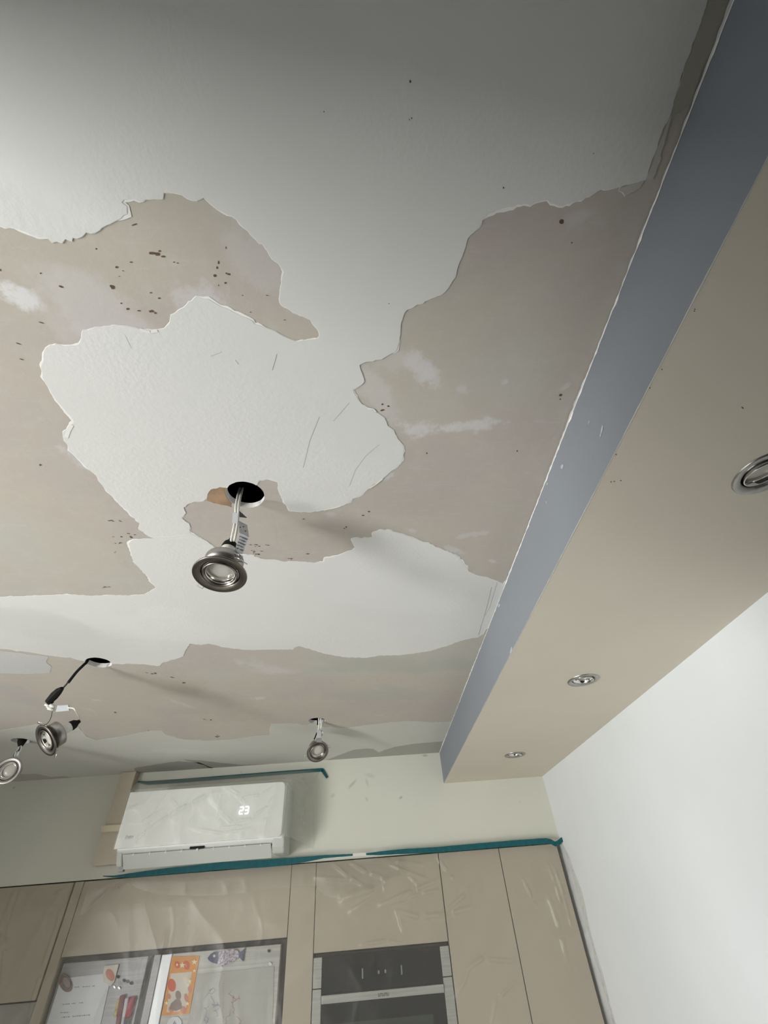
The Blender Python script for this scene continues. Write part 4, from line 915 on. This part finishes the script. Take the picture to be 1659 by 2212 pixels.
# x range: from the left edge to the corner, then a flap turned on to the right wall
film = NB()
xs = np.linspace(-1.95, XW - .004, 560); zs = np.linspace(ZT - .004, 1.0, 300)
grid = []
for z in zs:
    row = []
    dz = ZT - z
    for x in xs:
        base = .006 + .012 * min(1, dz / .12) + .012 * (noise.noise(Vector((x * 2.2, z * 2.2, 4))) + .5) * min(1, dz / .1)
        w = (ridge(x, z, 3.5, 2) * .006 + ridge(x, z, 9, 7) * .0018) * min(1, dz / .04 + .2) + kc(x, z) * 1.35
        y = YD - max(.004, base + w) - .003
        if x > xE: y -= (x - xE) / (XW - xE) * .02 * min(1, dz / .05)
        row.append(film.verts.new((x, y, z)))
    grid.append(row)
    # flap on the right wall
    n0 = len(row)
    yw = row[-1].co.y
    wd_ = .030 + .012 * noise.noise(Vector((z * 9, 2, 1))) + .03 * max(0, 1 - abs(dz - .18) / .14)
    if dz < .06: wd_ *= dz / .06 * .7 + .3
    for k in range(1, 9):
        u = k / 8; x = XW - .003 - .006 * abs(noise.noise(Vector((z * 30, u * 4, 6)))) * (1 if k < 8 else 0)
        row.append(film.verts.new((x, yw - wd_ * u, z)))
for r0, r1 in zip(grid, grid[1:]):
    for i in range(len(r0) - 1): film.faces.new((r0[i], r0[i + 1], r1[i + 1], r1[i]))
tag(obj('masking_film', film, M['film'], smooth=True), 'large clear wrinkled masking film taped over the kitchen cabinets', 'plastic film')
# doubled hem hanging from the tape over the left half
hem = NB()
hp = [(175, 1980), (202, 1961), (225, 1940), (243, 1924), (262, 1914), (280, 1907), (300, 1920), (340, 1931), (380, 1934), (430, 1936), (480, 1934), (530, 1929), (580, 1921), (629, 1915), (684, 1912), (700, 1935), (725, 1940), (742, 1941), (780, 1930), (830, 1910), (862, 1890)]
hw = [ony(p, .03) for p in hp]
prev = None
for x in np.linspace(hw[0].x, hw[-1].x, 300):
    for a, c in zip(hw, hw[1:]):
        if a.x <= x <= c.x + 1e-9: zz = a.z + (c.z - a.z) * (x - a.x) / max(1e-6, c.x - a.x); break
    col_ = []
    for k in range(14):
        u = k / 13; z = (ZT - .006) + (zz - ZT + .006) * u
        y = YD - .012 - .024 * min(1, u * 3) - ridge(x, z, 7, 31) * .006 * u - .010 - kc(x, z)
        col_.append(hem.verts.new((x, y, z)))
    if prev:
        for k in range(13): hem.faces.new((prev[k], col_[k], col_[k + 1], prev[k + 1]))
    prev = col_
tag(obj('film_hem', hem, M['film'], smooth=True), 'short folded hem of clear film hanging from the lower teal tape', 'plastic film')

# film over the air conditioner
ac_c = crease_fn([([(300, 1818), (350, 1775), (400, 1745), (440, 1722), (475, 1712)], .010, .010), ([(300, 1808), (360, 1764), (430, 1728)], .006, .006), ([(418, 1765), (410, 1785)], .007, .008), ([(490, 1700), (515, 1715), (530, 1735)], .007, .008), ([(482, 1760), (500, 1776), (540, 1770), (575, 1745), (590, 1725)], .006, .008),
    ([(478, 1720), (474, 1760), (478, 1788)], .005, .007), ([(478, 1788), (520, 1785), (560, 1765)], .005, .006), ([(420, 1790), (480, 1800), (540, 1790)], .006, .006), ([(530, 1722), (560, 1718), (592, 1700)], .005, .006), ([(370, 1725), (390, 1750)], .006, .006), ([(275, 1748), (300, 1740)], .006, .006), ([(310, 1775), (350, 1750)], .005, .006), ([(570, 1800), (575, 1770), (590, 1745)], .006, .007)], PO + .01)
fa = NB(); zt = ony((500, 1676), .0).z; xr = ony((693, 1662)).x; xl = ony((300, 1690)).x
rows = []
nx, ns = 240, 150
for j in range(ns):
    s = j / (ns - 1); row = []
    for i in range(nx):
        u = i / (nx - 1)
        xt = xl + (xr - xl) * u                       # where it hangs on the tape
        xb_ = (ax0 + .002) + (ax1 + .03 - ax0) * min(1, u * 1.18) + max(0, u - .85) * .55     # where it lies on the panel / flares to the wall
        # depth of the carrying surface at xb_
        fl = max(0, min(1, (u - .84) / .16)); fl = fl * fl * (3 - 2 * fl)
        yfront = YD - (PO + .008) * (1 - fl) - .006 * fl
        if s < .3:
            k = s / .3; kk = k ** .8
            x = xt + (xb_ - xt) * k; y = (YD - .004) + (yfront - YD + .004) * kk; z = zt + (az1 + .008 - zt) * k - .012 * math.sin(math.pi * k) * (1 - fl)
        else:
            k = (s - .3) / .7
            # hem: higher to the left
            zend = az0 - .004 - .03 * fl
            x = xb_ + .01 * k * fl; y = yfront; z = (az1 + .008) + (zend - az1 - .008) * k
        y -= 1.7 * max(0, ac_c(x, z)) * (1 - fl) + ridge(x, z, 6, 50) * .007 + ridge(x, z, 16, 60) * .0015 * (s > .1)
        row.append(fa.verts.new((x, min(y, YD - .004), z)))
    rows.append(row)
for r0, r1 in zip(rows, rows[1:]):
    for i in range(nx - 1): fa.faces.new((r0[i], r0[i + 1], r1[i + 1], r1[i]))
tag(obj('masking_film', fa, M['film_ac'], smooth=True), 'clear crumpled film draped over the air conditioner from the upper teal tape', 'plastic film')

def tape(pts, off, th=.0012):
    """pts: (x, y, halfwidth px) in the picture, laid on the wall plane"""
    b = NB(); P = [(Vector((ony(p[:2], off).x, ony(p[:2], off).z)), p[2] * .00235) for p in pts]
    out = []
    for i in range(len(P) - 1):
        for k in range(8):
            t = k / 8; out.append((P[i][0].lerp(P[i + 1][0], t), P[i][1] * (1 - t) + P[i + 1][1] * t))
    out.append(P[-1]); L = []
    for i, (p, w) in enumerate(out):
        d = out[min(i + 1, len(out) - 1)][0] - out[max(0, i - 1)][0]; n = Vector((-d.y, d.x)).normalized(); w += .0006 * noise.noise(Vector((p.x * 40, p.y * 40, 2)))
        L.append([b.verts.new((q.x, YD - off + dy, q.y)) for q, dy in ((p + n * w, 0), (p - n * w, 0), (p - n * w, th), (p + n * w, th))])
    for a, c in zip(L, L[1:]):
        for k in range(4): b.faces.new((a[k], a[(k + 1) % 4], c[(k + 1) % 4], c[k]))
    b.faces.new(L[0]); b.faces.new(list(reversed(L[-1]))); bmesh.ops.recalc_face_normals(b, faces=b.faces)
    return b
b = tape([(297, 1689, 1.5), (306, 1690, 2.0), (320, 1691.5, 3.6), (400, 1686, 3.8), (500, 1678, 3.8), (600, 1670, 3.6), (695, 1663, 3.6), (697, 1664, 3.6), (707, 1680, 2.6)], .006)
tag(obj('masking_tape', b, M['tape']), 'teal tape with a bent right end holding film above the air conditioner', 'tape')
b = tape([(222, 1892.5, .6), (245, 1893.5, 1.5), (300, 1889, 4.0), (360, 1882, 5.0), (425, 1876, 5.5), (475, 1870.5, 6.0), (530, 1867.5, 6.2), (575, 1865, 6.2), (620, 1861, 5.6), (665, 1855.5, 4.2), (700, 1850.5, 2.6), (730, 1848.5, 2), (762, 1846.5, 1.6)], .040)
tag(obj('masking_tape', b, M['tape']), 'long teal tape below the air conditioner, left of the white tear', 'tape')
b = tape([(762, 1846.5, 2.2), (790, 1845, 2.4)], .040); tag(obj('torn_tape_piece', b, M['tape_white']), 'short torn white piece between the two lengths of teal tape', 'tape')
b = tape([(791, 1845, 1.4), (816, 1843.5, 2.8), (860, 1840, 4), (946, 1835.5, 4.6), (1010, 1830, 4.8), (1075, 1824.5, 4.9), (1130, 1820, 5), (1180, 1816.5, 4.8), (1190, 1818, 4.2), (1200, 1823.5, 4), (1206, 1821, 4), (1214, 1813.5, 3.6), (1220, 1813.5, 3.2), (1224, 1818, 3.0)], .040)
tag(obj('masking_tape', b, M['tape']), 'teal tape above the right cabinets, crimped at the wall corner', 'tape')
